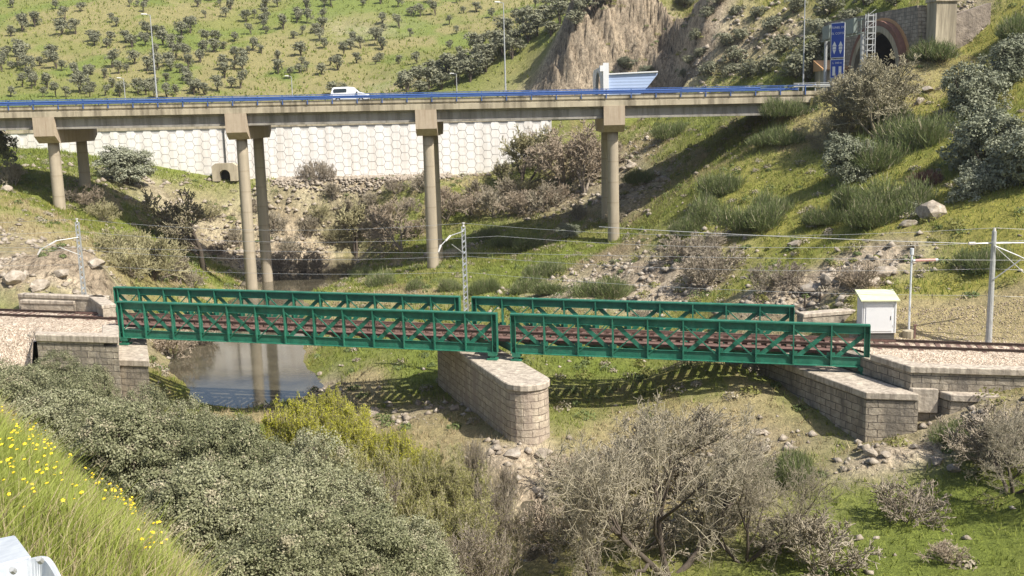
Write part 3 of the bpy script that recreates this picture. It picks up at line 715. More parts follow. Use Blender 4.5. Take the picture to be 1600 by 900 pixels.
poly_block(root, 'buttress_coping', [pt(WR, 1.5, -.9), pt(WR, 16, -.9), pt(WR, 16, -.01), pt(WR, 1.5, -.01)], zr - 1.75, zr - 1.35, 'coping', .04)
poly_block(root, 'corner_quoin', [pt(WR, -.1, -.3), pt(WR, 1.3, -.3), pt(WR, 1.3, -.01), pt(WR, -.1, -.01)], zr - 2.6, zr - 1.2, 'coping', .04)
# left abutment
LA = (-24.25, 66.5)
root = empty('stone_abutment', (-27, 66, 3), 'pale stone abutment with a low coping wall at the left end of the green bridge', 'abutment')
poly_block(root, 'bearing_seat', [pt(LA, -3.3), pt(LA), pt(LA, 0, 13), pt(LA, -3.3, 13)], -1, 5.1, 'stoneold')
poly_block(root, 'seat_coping', [pt(LA, -3.3, -.1), pt(LA, .12, -.1), pt(LA, .12, 13), pt(LA, -3.3, 13)], 5.1, 5.55, 'coping', .05)
WL = (-25.75, 65.45); zl = railz(0)
poly_block(root, 'backwall', [pt(WL, -1.0), pt(WL), pt(WL, 0, 12.6), pt(WL, -1.0, 12.6)], 1, zl - .35, 'stoneold')
poly_block(root, 'wing_wall', [pt(WL, -6.0, 0), pt(WL, -1.0, 0), pt(WL, -1.0, .9), pt(WL, -6.0, .9)], 1, zl - .1, 'stoneold')
poly_block(root, 'wing_coping', [pt(WL, -6.1, -.15), pt(WL, .15, -.15), pt(WL, .15, 4.0), pt(WL, -1.1, 4.0), pt(WL, -1.1, 1.0), pt(WL, -6.1, 1.0)], zl - .1, zl + .38, 'coping', .05)
# low parapets on the far side of the track
def low_wall(px0, py0, px1, py1, z, h, label, name='parapet_wall', wd=.7):
    a, b = atz(px0, py0, z), atz(px1, py1, z); root = empty(name, ((a.x + b.x) / 2, (a.y + b.y) / 2, z - h), label, 'low wall')
    m = MB(); zz = Vector((0, 0, 1)); m.beam(a - zz * (h / 2 + .28), b - zz * (h / 2 + .28), wd - .12, h); rel(m.build('wall', 'stoneold'), root)
    m = MB(); m.beam(a - zz * .14, b - zz * .14, wd, .28); rel(m.build('coping', 'coping', bev=.04), root)
low_wall(32, 458, 168, 463, 7.95, 1.2, 'low pale coping wall on the far side of the track at the left end of the bridge')
low_wall(34, 468, 118, 470, 7.55, .8, 'short ledge of stone just in front of the far coping wall, left of the bridge', wd=.5)
low_wall(148, 461, 170, 476, 7.95, 1.2, 'short end wall turning towards the track beside the lattice pole', wd=1.0)
low_wall(1250, 489, 1338, 482, 7.3, 1.0, 'rough pale stone kerb beyond the track, left of the white cabinet', wd=.9)

# ------------------------------------------------------------------ road viaduct
ZP = lambda x: 23.03 - .006 * x
XL, XR = -98.0, 37.5
vroot = empty('road_viaduct', (-20, 130, 10), 'long concrete road viaduct on tall round columns crossing behind the green bridge', 'viaduct')
pr = [(VY0, 0), (VY0, -.43), (VY0 + .14, -.46), (VY0 + .14, -.66), (VY0 - .02, -.70), (VY0 - .02, -1.32), (VY0 + .5, -1.36), (VY1 - .5, -1.36), (VY1 + .02, -1.32), (VY1 + .02, -.7), (VY1, 0), (VY1 - .45, 0), (VY1 - .5, -.28), (VY0 + .5, -.28), (VY0 + .45, 0)]
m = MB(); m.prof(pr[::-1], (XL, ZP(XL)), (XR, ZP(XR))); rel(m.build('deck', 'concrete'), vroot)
m = MB(); m.beam((XL, 130.2, ZP(XL) - .27), (60, 130.2, ZP(60) - .27), 11.4, .03); tag(m.build('road', 'asphalt'), kind='structure')
m = MB()
for y in (124.9, 135.6): m.beam((XL, y, ZP(XL) - .249), (60, y, ZP(60) - .249), .15, .006)
x = XL
while x < 36: m.beam((x, 130.2, ZP(x) - .249), (x + 3, 130.2, ZP(x + 3) - .249), .12, .006); x += 8
tag(m.build('road_marking', 'signwhite'), kind='structure')
PX = [at(p, 195, VY0).x for p in (-230, 68.5, 369, 666, 960)]
def girder(x0, x1, y):
    m = MB()
    gp = [(y - .3, -1.37), (y - .3, -1.5), (y - .1, -1.62), (y - .1, -2.42), (y - .28, -2.54), (y - .28, -2.76), (y + .28, -2.76), (y + .28, -2.54), (y + .1, -2.42), (y + .1, -1.62), (y + .3, -1.5), (y + .3, -1.37)]
    m.prof(gp[::-1], (x0, ZP(x0)), (x1, ZP(x1))); return m
xs = [XL] + PX + [XR]
for i in range(len(xs) - 1):
    a, b = xs[i] + (.0 if i == 0 else .06), xs[i + 1] - .06
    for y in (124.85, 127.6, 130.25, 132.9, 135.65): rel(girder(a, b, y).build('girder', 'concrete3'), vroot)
for x in PX:
    z = ZP(x); m = MB()
    hw = 1.26
    m.hexa([(x - hw, 125.0, z - 4.40), (x + hw, 125.0, z - 4.40), (x + hw, 135.5, z - 4.40), (x - hw, 135.5, z - 4.40), (x - hw, 123.86, z - 3.55), (x + hw, 123.86, z - 3.55), (x + hw, 136.64, z - 3.55), (x - hw, 136.64, z - 3.55)])
    m.box(x - hw, x + hw, 123.86, 136.64, z - 3.55, z - 2.775)
    m.box(x - hw, x + hw, 123.86, 124.45, z - 2.775, z - 1.33); m.box(x - hw, x + hw, 136.05, 136.64, z - 2.775, z - 1.33)
    rel(m.build('crosshead', 'caphead'), vroot)
    for y in (126.1, 134.4):
        g = gz(x, y); m = MB(); n_ = 10
        m.tube([(x, y, z - 4.38 + (g - 1.5 - z + 4.38) * t / n_) for t in range(n_ + 1)], [.66 + .07 * t / n_ for t in range(n_ + 1)], 24)
        o = rel(m.build('column', 'concrete2'), vroot); o.data.polygons.foreach_set('use_smooth', [len(p.vertices) == 4 for p in o.data.polygons])
m = MB(); m.box(36.2, 39.5, 123.4, 137.2, 15, ZP(37) - 1.37); m.box(37.6, 60, 123.3, 124.0, 17, ZP(40)); rel(m.build('abutment_wall', 'concrete'), vroot)

def wbeam(m, x0, x1, y, zf, h=.31, mi=0, step=8):
    xs_ = np.arange(x0, x1 + .01, step)
    pr_ = [(-.03, -.5), (-.08, -.36), (-.08, -.2), (-.02, -.06), (-.02, .06), (-.08, .2), (-.08, .36), (-.03, .5), (.0, .5), (.0, -.5)]
    pr_ = [(y + a, b * h) for a, b in pr_]
    for a, b in zip(xs_[:-1], xs_[1:]): m.prof(pr_, (a, zf(a)), (b, zf(b)), mi)
def guardrail(x0, x1, y, zf, gap, label, top=.62, post_lo=-.25, beam2=True, mat='blue', ph=.10):
    root = empty('guard_rail', (x0, y, zf(x0)), label, 'guard rail')
    m = MB(); wbeam(m, x0, x1, y, lambda x: zf(x) + top - .16, .32)
    rel(m.build('rail_beam', mat), root)
    if beam2:
        m = MB(); m.beam((x0, y, zf(x0) + top + .16), (x1, y, zf(x1) + top + .16), .07, .08); rel(m.build('top_rail', mat), root)
    x = x0 + .6; f0 = None; cnt = 0; rest = MB()
    while x < x1:
        if cnt < 100:
            if f0 is None:
                pm = MB(); pm.box(-ph / 2, ph / 2, -.0, .12, post_lo, top + (.16 if beam2 else .02)); f0 = pm.build('post', mat); o = f0
            else: o = f0.copy(); COL.objects.link(o)
            o.parent = root; o.location = Vector((x, y, zf(x))) - root.location
        else: rest.box(x - ph / 2, x + ph / 2, y, y + .12, zf(x) + post_lo, zf(x) + top)
        cnt += 1; x += gap
    if rest.v: tag(rel(rest.build('post', mat), root), kind='stuff')
    return root
guardrail(XL, 36.5, VY0 - .14, ZP, 2.95, 'near blue guard rail along the front edge of the road viaduct', .52, -.42, True)
guardrail(XL, 38, VY1 - .35, ZP, 2.95, 'far blue guard rail along the back edge of the road viaduct', .62, -.1, True)
guardrail(34, 42.5, VY0 + .15, ZP, 2.0, 'short grey guard rail at the right end of the viaduct below the blue sign', .75, -.3, True, 'galv')

# ------------------------------------------------------------------ retaining wall of the second road
wl = at(-220, 220, WALLY).x; ztopw = 20.45
root = empty('retaining_wall', ((wl + XEND) / 2, WALLY, 12), 'white retaining wall of hexagonal concrete panels behind the viaduct', 'retaining wall')
m = MB(); m.box(wl, XEND, WALLY, WALLY + .5, 7, ztopw - .5); rel(m.build('wall_body', 'joint'), root)
V = []; Fc = []
hw_, hh_ = .80, .65
col = 0; x = wl + 1
prng = random.Random(3)
while x < XEND - .6:
    z = 7.6 + (hh_ if col % 2 else 0)
    while z < ztopw - .5:
        a = hw_ * .64; P = [(-a + .03, -hh_ + .035), (a - .03, -hh_ + .035), (hw_ - .035, 0), (a - .03, hh_ - .035), (-a + .03, hh_ - .035), (-hw_ + .035, 0)]
        P = [(x + p[0], min(z + p[1], ztopw - .52)) for p in P]
        if P[3][1] - P[0][1] > .25 and P[2][0] < XEND:
            b = len(V); d1 = -.07 - prng.random() * .03
            V += [(p[0], WALLY + d1, p[1]) for p in P] + [(p[0], WALLY + .01, p[1]) for p in P]
            Fc.append(tuple(b + k for k in range(6)))
            for k in range(6): Fc.append((b + (k + 1) % 6, b + k, b + 6 + k, b + 6 + (k + 1) % 6))
        z += 2 * hh_
    x += hw_ * 1.64; col += 1
m = MB(); m.add(V, Fc); rel(m.build('hexagon_panels', 'panelwhite'), root)
m = MB(); m.box(wl, XEND, WALLY - .18, WALLY + .6, ztopw - .5, ztopw); rel(m.build('coping', 'concrete'), root)
xq = at(352, 240, WALLY).x; m = MB(); m.box(xq - .12, xq + .12, WALLY - .22, WALLY, 9, ztopw - .5); rel(m.build('expansion_joint', 'darkmetal'), root)
guardrail(wl, XEND + 1, WALLY + .1, lambda x: ztopw, 2.05, 'blue guard rail with close posts on top of the white retaining wall', .72, 0, False)
m = MB(); m.beam((wl, WALLY + 7.5, 20.3), (17, WALLY + 7.5, 20.3), 13.5, .12); tag(m.build('upper_road', 'asphalt'), kind='structure')
# culvert
cx_ = at(351, 266, WALLY - 2).x; zb = at(351, 275, WALLY - 2).z
root = empty('culvert', (cx_, WALLY - 1.5, zb - .4), 'small concrete culvert mouth with dark arch at the foot of the white wall', 'culvert')
m = MB(); n_ = 10; ar = []
W2, H2, r_ = 1.95, 2.0, .85
for k in range(n_ + 1):
    t = math.pi * k / n_; ar.append((r_ * math.cos(t), .15 + r_ * math.sin(t)))
outer = [(W2, -.8)] + [(W2, H2)] + [(-W2, H2)] + [(-W2, -.8)]
V = []; Fq = []
inner = [(r_, -.8)] + ar + [(-r_, -.8)]
oo = []
for (x, z) in inner:
    if z <= -.8: oo.append((W2 if x > 0 else -W2, -.8))
    else:
        t = math.atan2(z - .15, x); c_, s_ = math.cos(t), math.sin(t)
        k = min(W2 / max(abs(c_), 1e-6), (H2 - .15) / max(abs(s_), 1e-6)); oo.append((k * c_, .15 + k * s_))
n_ = len(inner)
for yy in (0, 1.4):
    V += [(cx_ + x, WALLY - 2.2 + yy, zb + z) for x, z in inner] + [(cx_ + x, WALLY - 2.2 + yy, zb + z) for x, z in oo]
for i in range(n_ - 1):
    Fq.append((i, i + 1, n_ + i + 1, n_ + i)); Fq.append((i + 1, i, 2 * n_ + i, 2 * n_ + i + 1)); Fq.append((n_ + i, n_ + i + 1, 3 * n_ + i + 1, 3 * n_ + i))
m.add(V, Fq); rel(m.build('headwall', 'concrete'), root)
m = MB(); m.box(cx_ - .9, cx_ + .9, WALLY - 1.0, WALLY - .9, zb - .8, zb + 1.2); rel(m.build('mouth_shade_sheet', 'black'), root)  # black sheet painted in as the shade inside the culvert arch

# ------------------------------------------------------------------ tunnels
def arch_ring(m, X0, X1, yc, z0, ri, ro, sp, mi=0, n=20, zb=-.5):   # ring around X axis; inner/outer radius, springing height sp
    def pts_(r): return [(yc - r, z0 + zb)] + [(yc - r * math.cos(math.pi * k / n), z0 + sp + r * math.sin(math.pi * k / n)) for k in range(n + 1)] + [(yc + r, z0 + zb)]
    a, b = pts_(ri), pts_(ro); N_ = len(a)
    V = [(X0, *p) for p in a] + [(X0, *p) for p in b] + [(X1, *p) for p in a] + [(X1, *p) for p in b]
    Fq = []
    for i in range(N_ - 1):
        Fq += [(i, i + 1, N_ + i + 1, N_ + i), (2 * N_ + i, 3 * N_ + i, 3 * N_ + i + 1, 2 * N_ + i + 1), (i, 2 * N_ + i, 2 * N_ + i + 1, i + 1), (N_ + i, N_ + i + 1, 3 * N_ + i + 1, 3 * N_ + i)]
    m.add(V, Fq, mi)
def face_with_arch(m, X, yc, z0, r, sp, y0, y1, zt, th=.5, n=20):
    def pts_(r): return [(yc - r, z0 - .5)] + [(yc - r * math.cos(math.pi * k / n), z0 + sp + r * math.sin(math.pi * k / n)) for k in range(n + 1)] + [(yc + r, z0 - .5)]
    a = pts_(r); b = []
    for (y, z) in a:
        if z < z0: b.append((y0 if y < yc else y1, z0 - .5)); continue
        dy, dz = y - yc, z - (z0 + sp); L = []
        if dy < -1e-6: L.append((y0 - yc) / dy)
        if dy > 1e-6: L.append((y1 - yc) / dy)
        if dz > 1e-6: L.append((zt - z0 - sp) / dz)
        k = min(L); b.append((yc + dy * k, z0 + sp + dz * k))
    N_ = len(a); V = [(X, *p) for p in a] + [(X, *p) for p in b] + [(X + th, *p) for p in a] + [(X + th, *p) for p in b]
    Fq = []
    for i in range(N_ - 1): Fq += [(i, i + 1, N_ + i + 1, N_ + i), (N_ + i, N_ + i + 1, 3 * N_ + i + 1, 3 * N_ + i), (i, 2 * N_ + i, 2 * N_ + i + 1, i + 1)]
    m.add(V, Fq)
root = empty('tunnel_portal', (PORT_X, 131, 22), 'arched road tunnel mouth with a red brick collar above the right end of the viaduct', 'tunnel portal')
zr_ = 22.3; PORTROOT = root
m = MB(); face_with_arch(m, PORT_X, 130.9, zr_, 6.1, 2.6, 123.2, 147.5, 32.3, 1.2); rel(m.build('portal_wall', 'stoneold', boxuv=True), root)
m = MB(); arch_ring(m, PORT_X - .95, PORT_X + .1, 130.9, zr_, 5.7, 6.3, 2.6); rel(m.build('brick_collar', 'redbrick'), root)
m = MB(); arch_ring(m, PORT_X - .2, PORT_X + .12, 130.9, zr_, 6.28, 6.65, 2.6); rel(m.build('brick_rim', 'orange'), root)
m = MB(); arch_ring(m, PORT_X - 1.0, PORT_X + .5, 130.9, zr_, 4.95, 5.69, 2.6); rel(m.build('inner_ring', 'concrete'), root)
m = MB(); arch_ring(m, PORT_X + .2, PORT_X + 22, 130.9, zr_, 5.1, 5.6, 2.6); m.box(PORT_X + 21, PORT_X + 22, 124, 138, 20, 33); rel(m.build('tunnel_lining', 'black'), root)  # lining and end plate blackened to stand for the darkness inside
m = MB(); m.box(PORT_X + 1.0, PORT_X + 3.6, 121.2, 123.1, 19, 32.5); m.box(PORT_X + .8, PORT_X + 3.9, 121.0, 123.15, 32.5, 33.4); rel(m.build('side_buttress', 'concrete'), root)
m = MB(); m.hexa([(PORT_X + 3.6, 121.6, 19), (PORT_X + 8.5, 121.9, 19), (PORT_X + 8.5, 123, 19), (PORT_X + 3.6, 123, 19), (PORT_X + 3.6, 121.6, 31.0), (PORT_X + 8.5, 121.9, 32.4), (PORT_X + 8.5, 123, 32.4), (PORT_X + 3.6, 123, 31.0)]); rel(m.build('rubble_wing', 'darkrock'), root)
PORTROOT.rotation_euler.z = R(11)
# second portal with blue sheet cladding
X2 = at(942, 120, 166.5).x
root = empty('tunnel_portal', (X2, 172, 20.2), 'white tunnel mouth with pale blue corrugated side cladding above the middle of the viaduct', 'tunnel portal')
m = MB(); face_with_arch(m, X2, 176, 20.4, 5.4, 2.0, 166.4, 186, 28.2, .5); rel(m.build('portal_wall', 'white'), root)
m = MB(); m.box(X2 + .02, X2 + .9, 166.0, 166.6, 20, 28.6); m.box(X2 - .5, X2 + .02, 165.9, 167.4, 27.3, 28.2); rel(m.build('corner_column', 'white'), root)
m = MB(); nn = 14; XC = X2 + 8.7
for k in range(nn):
    z0_ = 20.2 + k * .475; zz_ = z0_ + .475; e_ = lambda z_: X2 + 4.2 + 4.5 * max(0, min(1, (z_ - 22.5) / 4.2)) ** .7
    m.add([(X2 + .9, 166.5, z0_), (e_(z0_), 166.5, z0_), (e_(z0_ + .24), 166.48, z0_ + .24), (X2 + .9, 166.48, z0_ + .24), (X2 + .9, 166.5, zz_), (e_(zz_), 166.5, zz_)], [(0, 1, 2, 3), (3, 2, 5, 4)])
rel(m.build('corrugated_side', 'palebl'), root)
m = MB(); m.hexa([(X2 + .5, 166.2, 26.75), (XC, 166.2, 26.95), (XC, 186, 27.2), (X2 + .5, 186, 27.2), (X2 + .5, 166.2, 26.95), (XC, 166.2, 27.15), (XC, 186, 27.6), (X2 + .5, 186, 27.6)]); rel(m.build('roof', 'white'), root)
m = MB(); m.box(X2 + 3.4, X2 + 3.8, 167, 186, 18, 26.7); rel(m.build('interior_shade_slab', 'black'), root)  # black slab standing in for the shade deep in this portal

# sign gantry
GXx = 41.7
root = empty('sign_gantry', (GXx, 130, 22), 'grey steel sign gantry spanning the road in front of the brick tunnel mouth', 'sign gantry')
for y in (123.3, 137.3):
    m = MB(); m.tube([(GXx, y, 21.5), (GXx, y, 29.4)], .21, 12); rel(m.build('leg', 'galv'), root)
for z in (29.3, 30.9):
    for dx in (-.35, .35):
        m = MB(); m.beam((GXx + dx, 122.6, z), (GXx + dx, 138, z), .12, .12); rel(m.build('chord', 'greyg'), root)
for k in range(10):
    y = 122.8 + k * 1.52; m = MB(); m.beam((GXx - .35, y, 29.3), (GXx - .35, y + (1.4 if k % 2 else 0), 30.9), .08, .08); m.beam((GXx - .35, y + 1.4 * (1 - k % 2), 29.3), (GXx - .35, y, 30.9), .08, .08); m.beam((GXx - .35, y, 29.3), (GXx + .35, y, 29.3), .08, .08); rel(m.build('lattice_bar', 'greyg'), root)
for y0_, y1_ in ((124.2, 127.6), (129.0, 131.0), (133.6, 136.4)):
    m = MB(); m.box(GXx - .75, GXx - .45, y0_, y1_, 29.4, 31.1); rel(m.build('lane_panel', 'greyg'), root)
root = empty('ladder_tower', (42.7, 122.4, 22), 'tall pale lattice ladder tower standing against the dark tunnel mouth', 'ladder')
a0 = at(1352, 110, 122.4).x; a1 = at(1364, 110, 122.4).x
for x in (a0, a1):
    for y in (122.0, 122.8): 
        m = MB(); m.beam((x, y, 21.8), (x, y, 31.4), .09, .09); rel(m.build('upright', 'galv'), root)
for k in range(14):
    z = 22.6 + k * .66; m = MB(); m.beam((a0, 122.0, z), (a1, 122.0, z), .06, .07); m.beam((a0, 122.8, z), (a1, 122.8, z), .06, .07)
    if k % 2: m.beam((a0, 122.0, z), (a1, 122.0, z + .66), .04, .05)
    rel(m.build('rung', 'galv'), root)
# blue sign
sb = at(1307, 140, 119.5); gx_ = sb.x
root = empty('road_sign', (gx_, 119.5, 21.0), 'tall blue two-panel road sign with white writing and lane symbols beside the viaduct end', 'road sign', rz=R(-38))
def text(s, size, loc, parent, mat='signwhite'):
    cu = bpy.data.curves.new('lettering', 'FONT'); cu.body = s; cu.size = size; cu.align_x = 'CENTER'; cu.align_y = 'CENTER'; cu.extrude = .004
    o = bpy.data.objects.new('lettering', cu); COL.objects.link(o); bpy.context.view_layer.update()
    me = bpy.data.meshes.new_from_object(o); bpy.data.objects.remove(o)
    me.materials.clear(); o = link('lettering', me, mat, parent); o.location = loc; o.rotation_euler = (R(90), 0, 0); return o
HW = .80
for nm, z0_, z1_ in (('upper_panel', 5.35, 9.25), ('lower_panel', 3.1, 5.2)):
    m = MB(); m.box(-HW, HW, -.03, .03, z0_, z1_); fr = m.build(nm, 'signwhite', root)
    m = MB(); m.box(-HW + .07, HW - .07, -.045, -.03, z0_ + .07, z1_ - .07); m.build('blue_face', 'signblue', fr)
    if nm[0] == 'u':
        text('TUNEL DE', .34, (0, -.05, z1_ - .55), fr); text('EL COTO', .34, (0, -.05, z1_ - 1.2), fr)
        for xx in (-.36, .36):
            mm = MB(); mm.add([(xx - .26, -.048, z0_ + 1.3), (xx + .26, -.048, z0_ + 1.3), (xx, -.048, z0_ + 1.85)], [(0, 1, 2)]); mm.box(xx - .2, xx + .2, -.05, -.046, z0_ + .95, z0_ + 1.25); mm.add([(xx - .2, -.048, z0_ + .9), (xx, -.048, z0_ + .4), (xx + .2, -.048, z0_ + .9)], [(0, 1, 2)]); mm.build('lane_symbol', 'signwhite', fr)
    else:
        text('L. 340 m', .30, (0, -.05, z1_ - .42), fr)
        for xx in (-.36, .36):
            mm = MB(); mm.box(xx - .16, xx + .16, -.05, -.046, z0_ + .3, z0_ + 1.3); mm.build('lane_symbol', 'signwhite', fr)
for xx in (-.7, .7):
    m = MB(); m.box(xx - .07, xx + .07, .03, .17, -1, 9.0); m.build('leg', 'galv', root)
# small service building
bx0 = at(1286, 110, 138.4).x; bx1 = at(1333, 110, 138.4).x
root = empty('service_hut', ((bx0 + bx1) / 2, 140, 22), 'small off-white service hut with an orange tiled roof behind the blue sign', 'hut')
m = MB(); m.box(bx0, bx1, 138.3, 142, 20.5, 25.6); rel(m.build('wall', 'concrete'), root)
m = MB(); m.hexa([(bx0 - .2, 138.0, 25.6), (bx1 + .2, 138.0, 25.6), (bx1 + .2, 142.2, 25.6), (bx0 - .2, 142.2, 25.6), (bx0 - .2, 138.0, 25.85), (bx1 + .2, 138.0, 25.85), (bx1 + .2, 142.2, 27.1), (bx0 - .2, 142.2, 27.1)]); rel(m.build('roof', 'orange'), root)
m = MB(); m.box(bx0 + 1.1, bx0 + 2.0, 138.24, 138.3, 21.8, 24.2); rel(m.build('door', 'galv'), root)

# ------------------------------------------------------------------ street lamps
def lamp(px_top, py_top, px_b, py_b, Y, zb, label, h=None, side=-1):
    b = at(px_b, py_b, Y); t = at(px_top, py_top, Y); z1 = t.z
    root = empty('street_lamp', (b.x, Y, zb), label, 'street lamp', 'tall lamps along the roads')
    m = MB(); m.tube([(0, 0, 0), (0, 0, 2), (0, 0, z1 - zb)], [.13, .11, .055], 8); m.build('mast', 'galv', root)
    m = MB(); m.beam((0.05, 0, z1 - zb + .02), (side * .5, 0, z1 - zb + .12), .07, .07); m.build('arm', 'galv', root)
    m = MB(); m.hexa([(side * 1.15, -.16, z1 - zb + .12), (side * .4, -.13, z1 - zb + .08), (side * .4, .13, z1 - zb + .08), (side * 1.15, .16, z1 - zb + .12), (side * 1.1, -.1, z1 - zb + .27), (side * .4, -.1, z1 - zb + .22), (side * .4, .1, z1 - zb + .22), (side * 1.1, .1, z1 - zb + .27)]); m.build('lamp_head', 'lampglass', root, bev=.03)
lamp(234, 24, 245, 152, VY1 + .15, ZP(-45) - .3, 'tall street lamp on the viaduct in front of the left of the wooded hillside')
lamp(789, 5, 790, 141, VY1 + .15, ZP(0) - .3, 'tall street lamp on the viaduct in front of the rocky spur')
lamp(1257, -14, 1255, 128, VY1 + .6, 21.9, 'tall street lamp at the right end of the viaduct near the blue sign')
lamp(194, 123, 196, 158, 181, 20.2, 'shorter distant lamp beside the tall left lamp, behind the viaduct')
lamp(456, 120, 457, 150, 181, 20.2, 'short distant lamp just left of the white van')
lamp(713, 116, 714, 146, 181, 20.2, 'short distant lamp at the foot of the dark spur trees')

# ------------------------------------------------------------------ white van
vb = at(548, 160, 127.0); zv = ZP(vb.x) - .25
root = empty('white_van', (vb.x, 127.0, zv), 'white van driving on the road viaduct behind the blue rail', 'van')
pr_side = [(-2.2, .35), (-2.25, .9), (-2.2, 1.25), (-2.08, 1.72), (-1.9, 1.82), (-.2, 1.86), (.35, 1.8), (.62, 1.68), (1.30, 1.16), (2.0, 1.0), (2.2, .85), (2.25, .45), (2.15, .3)]
def loft(m, pr, ins):
    n = len(pr); V = []
    for yy, k in ((-.86, 1), (-.9, 0), (.9, 0), (.86, 1)):
        pass
    rows = []
    for side in (-1, 1):
        rows.append([(x, side * (.88 - (.14 if z > 1.2 else .0) - (.06 if z > 1.7 else 0)), z) for x, z in pr])
    V = rows[0] + rows[1]
    Fs = [tuple(range(n))[::1], tuple(range(n, 2 * n))[::-1]] + [(i, n + i, n + (i + 1) % n, (i + 1) % n) for i in range(n)]
    m.add(V, Fs)
m = MB(); loft(m, pr_side, 0); m.build('body', 'white', root, bev=.05)
def sidepane(name, pr):
    for sd in (-1,):
        m = MB(); V = [(x, -.90 + .145 * (z - .2) / 1.5 * .62 - .0, z) for x, z in pr]; V = [(x, -(.88 - .14 * min(1, max(0, (z - 1.0) / .35)) - .06 * max(0, (z - 1.5) / .3)) - .025, z) for x, z in pr]
        V2 = [(x, y + .05, z) for x, y, z in V]; n = len(V); m.add(V + V2, [tuple(range(n)), tuple(range(n, 2 * n))[::-1]] + [(i, n + i, n + (i + 1) % n, (i + 1) % n) for i in range(n)]); m.build(name, 'glass', root)
sidepane('rear_side_window', [(-1.85, 1.18), (-.35, 1.18), (-.3, 1.3), (-.32, 1.58), (-.45, 1.64), (-1.8, 1.62), (-1.93, 1.5), (-1.93, 1.28)])
sidepane('front_side_window', [(.02, 1.18), (1.05, 1.13), (.85, 1.3), (.5, 1.58), (.3, 1.64), (.0, 1.62), (-.02, 1.4)])
m = MB(); m.hexa([(.70, -.66, 1.62), (1.30, -.72, 1.20), (1.30, .72, 1.20), (.70, .66, 1.62), (.73, -.66, 1.645), (1.33, -.72, 1.225), (1.33, .72, 1.225), (.73, .66, 1.645)]); m.build('windscreen', 'glass', root)
for x in (-1.4, 1.38):
    for y in (-.8, .8):
        m = MB(); m.tube([(x, y - .1, .31), (x, y + .1, .31)], .31, 18); wq = m.build('wheel', 'tyre', root)
        m = MB(); m.tube([(x, y - .115, .31), (x, y + .115, .31)], .17, 12); m.build('rim', 'galv', wq)
m = MB(); m.box(2.2, 2.28, -.7, -.45, .62, .8); m.build('headlight', 'lampglass', root)
m = MB(); m.box(2.2, 2.28, .45, .7, .62, .8); m.build('headlight', 'lampglass', root)
m = MB(); m.box(.88, 1.02, -1.06, -.86, 1.12, 1.28); m.build('mirror', 'darkmetal', root)

# ------------------------------------------------------------------ catenary poles and wires
PL = atz(133, 478, 6.9); PM = at(728.5, 487, 74.6); PR = atz(1545, 525, 6.5)
PL = Vector((PL.x, PL.y, 6.6)); PMz = 5.2
def lattice_pole(p, top, label, name='catenary_pole', bracket=-1):
    root = empty(name, p, label, 'railway pole', 'poles carrying the overhead wires')
    h = top - p.z; hw = .15
    for dx in (-hw, hw):
        m = MB(); m.beam((dx, 0, 0), (dx * .8, 0, h), .16, .07, upv=(1, 0, 0)); m.build('channel', 'galv', root)
    n = int(h / .42)
    for k in range(n):
        z = .3 + k * .42; m = MB(); m.beam((-hw, -.06, z), (hw, -.06, z + .3), .025, .07); m.beam((-hw, .06, z + .3), (hw, .06, z), .025, .07); m.build('lattice_strap', 'palegalv' if k % 2 else 'galv', root)
    m = MB(); m.box(-.35, .35, -.3, .3, -.6, .12); m.build('footing', 'concrete', root)
    m = MB(); m.tube([(0, 0, h), (0, 0, h + .22)], [.09, .05], 8); m.tube([(0, 0, h + .2), (0, 0, h + .3)], [.11, .11], 8); m.build('insulator', 'insul', root)
    return root, h
def bracket(root, h, dirv, arm, zt, zb):
    # dirv: unit vector towards the track
    d = Vector(dirv); e = d * arm
    m = MB(); m.tube([Vector((0, 0, zt)) , e * .55 + Vector((0, 0, zt - .12)), e + Vector((0, 0, zt - .75))], [.035, .035, .035], 6); m.build('bracket_tube', 'galv', root)
    m = MB(); m.tube([Vector((0, 0, zb)), e * .5 + Vector((0, 0, (zt + zb) / 2 + .05))], .03, 6); m.build('strut', 'galv', root)
    m = MB(); m.tube([e * .55 + Vector((0, 0, zt - .12)), e * .75 + Vector((0, 0, zt - .42))], [.07, .07], 8); m.build('insulator', 'insul', root)
    m = MB(); m.tube([e * .95 + Vector((0, 0, zt - .65)), e * 1.05 + Vector((0, 0, zt - 1.1))], [.09, .05], 8); m.build('insulator', 'insul', root)
tz = lambda px, py, p: at(px, py, p.y).z
rL, hL = lattice_pole(PL, tz(121, 347, PL), 'grey lattice pole by the track at the left end of the green bridge')
rM, hM = lattice_pole(Vector((PM.x, PM.y, PMz)), tz(724, 354, PM), 'grey lattice pole rising behind the gap between the two green spans')
hR = tz(1558, 361, PR) - PR.z
rR = empty('catenary_pole', PR, 'tall pale round pole with wire brackets at the right, past the white cabinet', 'railway pole', 'poles carrying the overhead wires')
m = MB(); m.tube([(0, 0, -.4), (0, 0, hR)], [.20, .14], 12); m.build('mast', 'galv', rR)
m = MB(); m.beam((.15, .12, 0), (.15, .12, 3.3), .1, .12); m.build('cable_duct', 'darkmetal', rR)
m = MB(); m.tube([(-1.3, .1, hR - .75), (2.8, .1, hR - .80)], .05, 6); m.build('crossarm', 'galv', rR)
m = MB(); m.tube([(-1.5, .1, hR - .75), (-1.1, .1, hR - .75)], .10, 8); m.tube([(0, 0, hR - .1), (0, 0, hR + .2)], [.12, .07], 8); m.build('insulator', 'insul', rR)
m = MB(); m.tube([(0, -.2, hR - .9), (1.3, -.6, hR - 1.5), (2.1, -1.0, hR - 1.95)], .045, 6); m.build('bracket_tube', 'galv', rR)
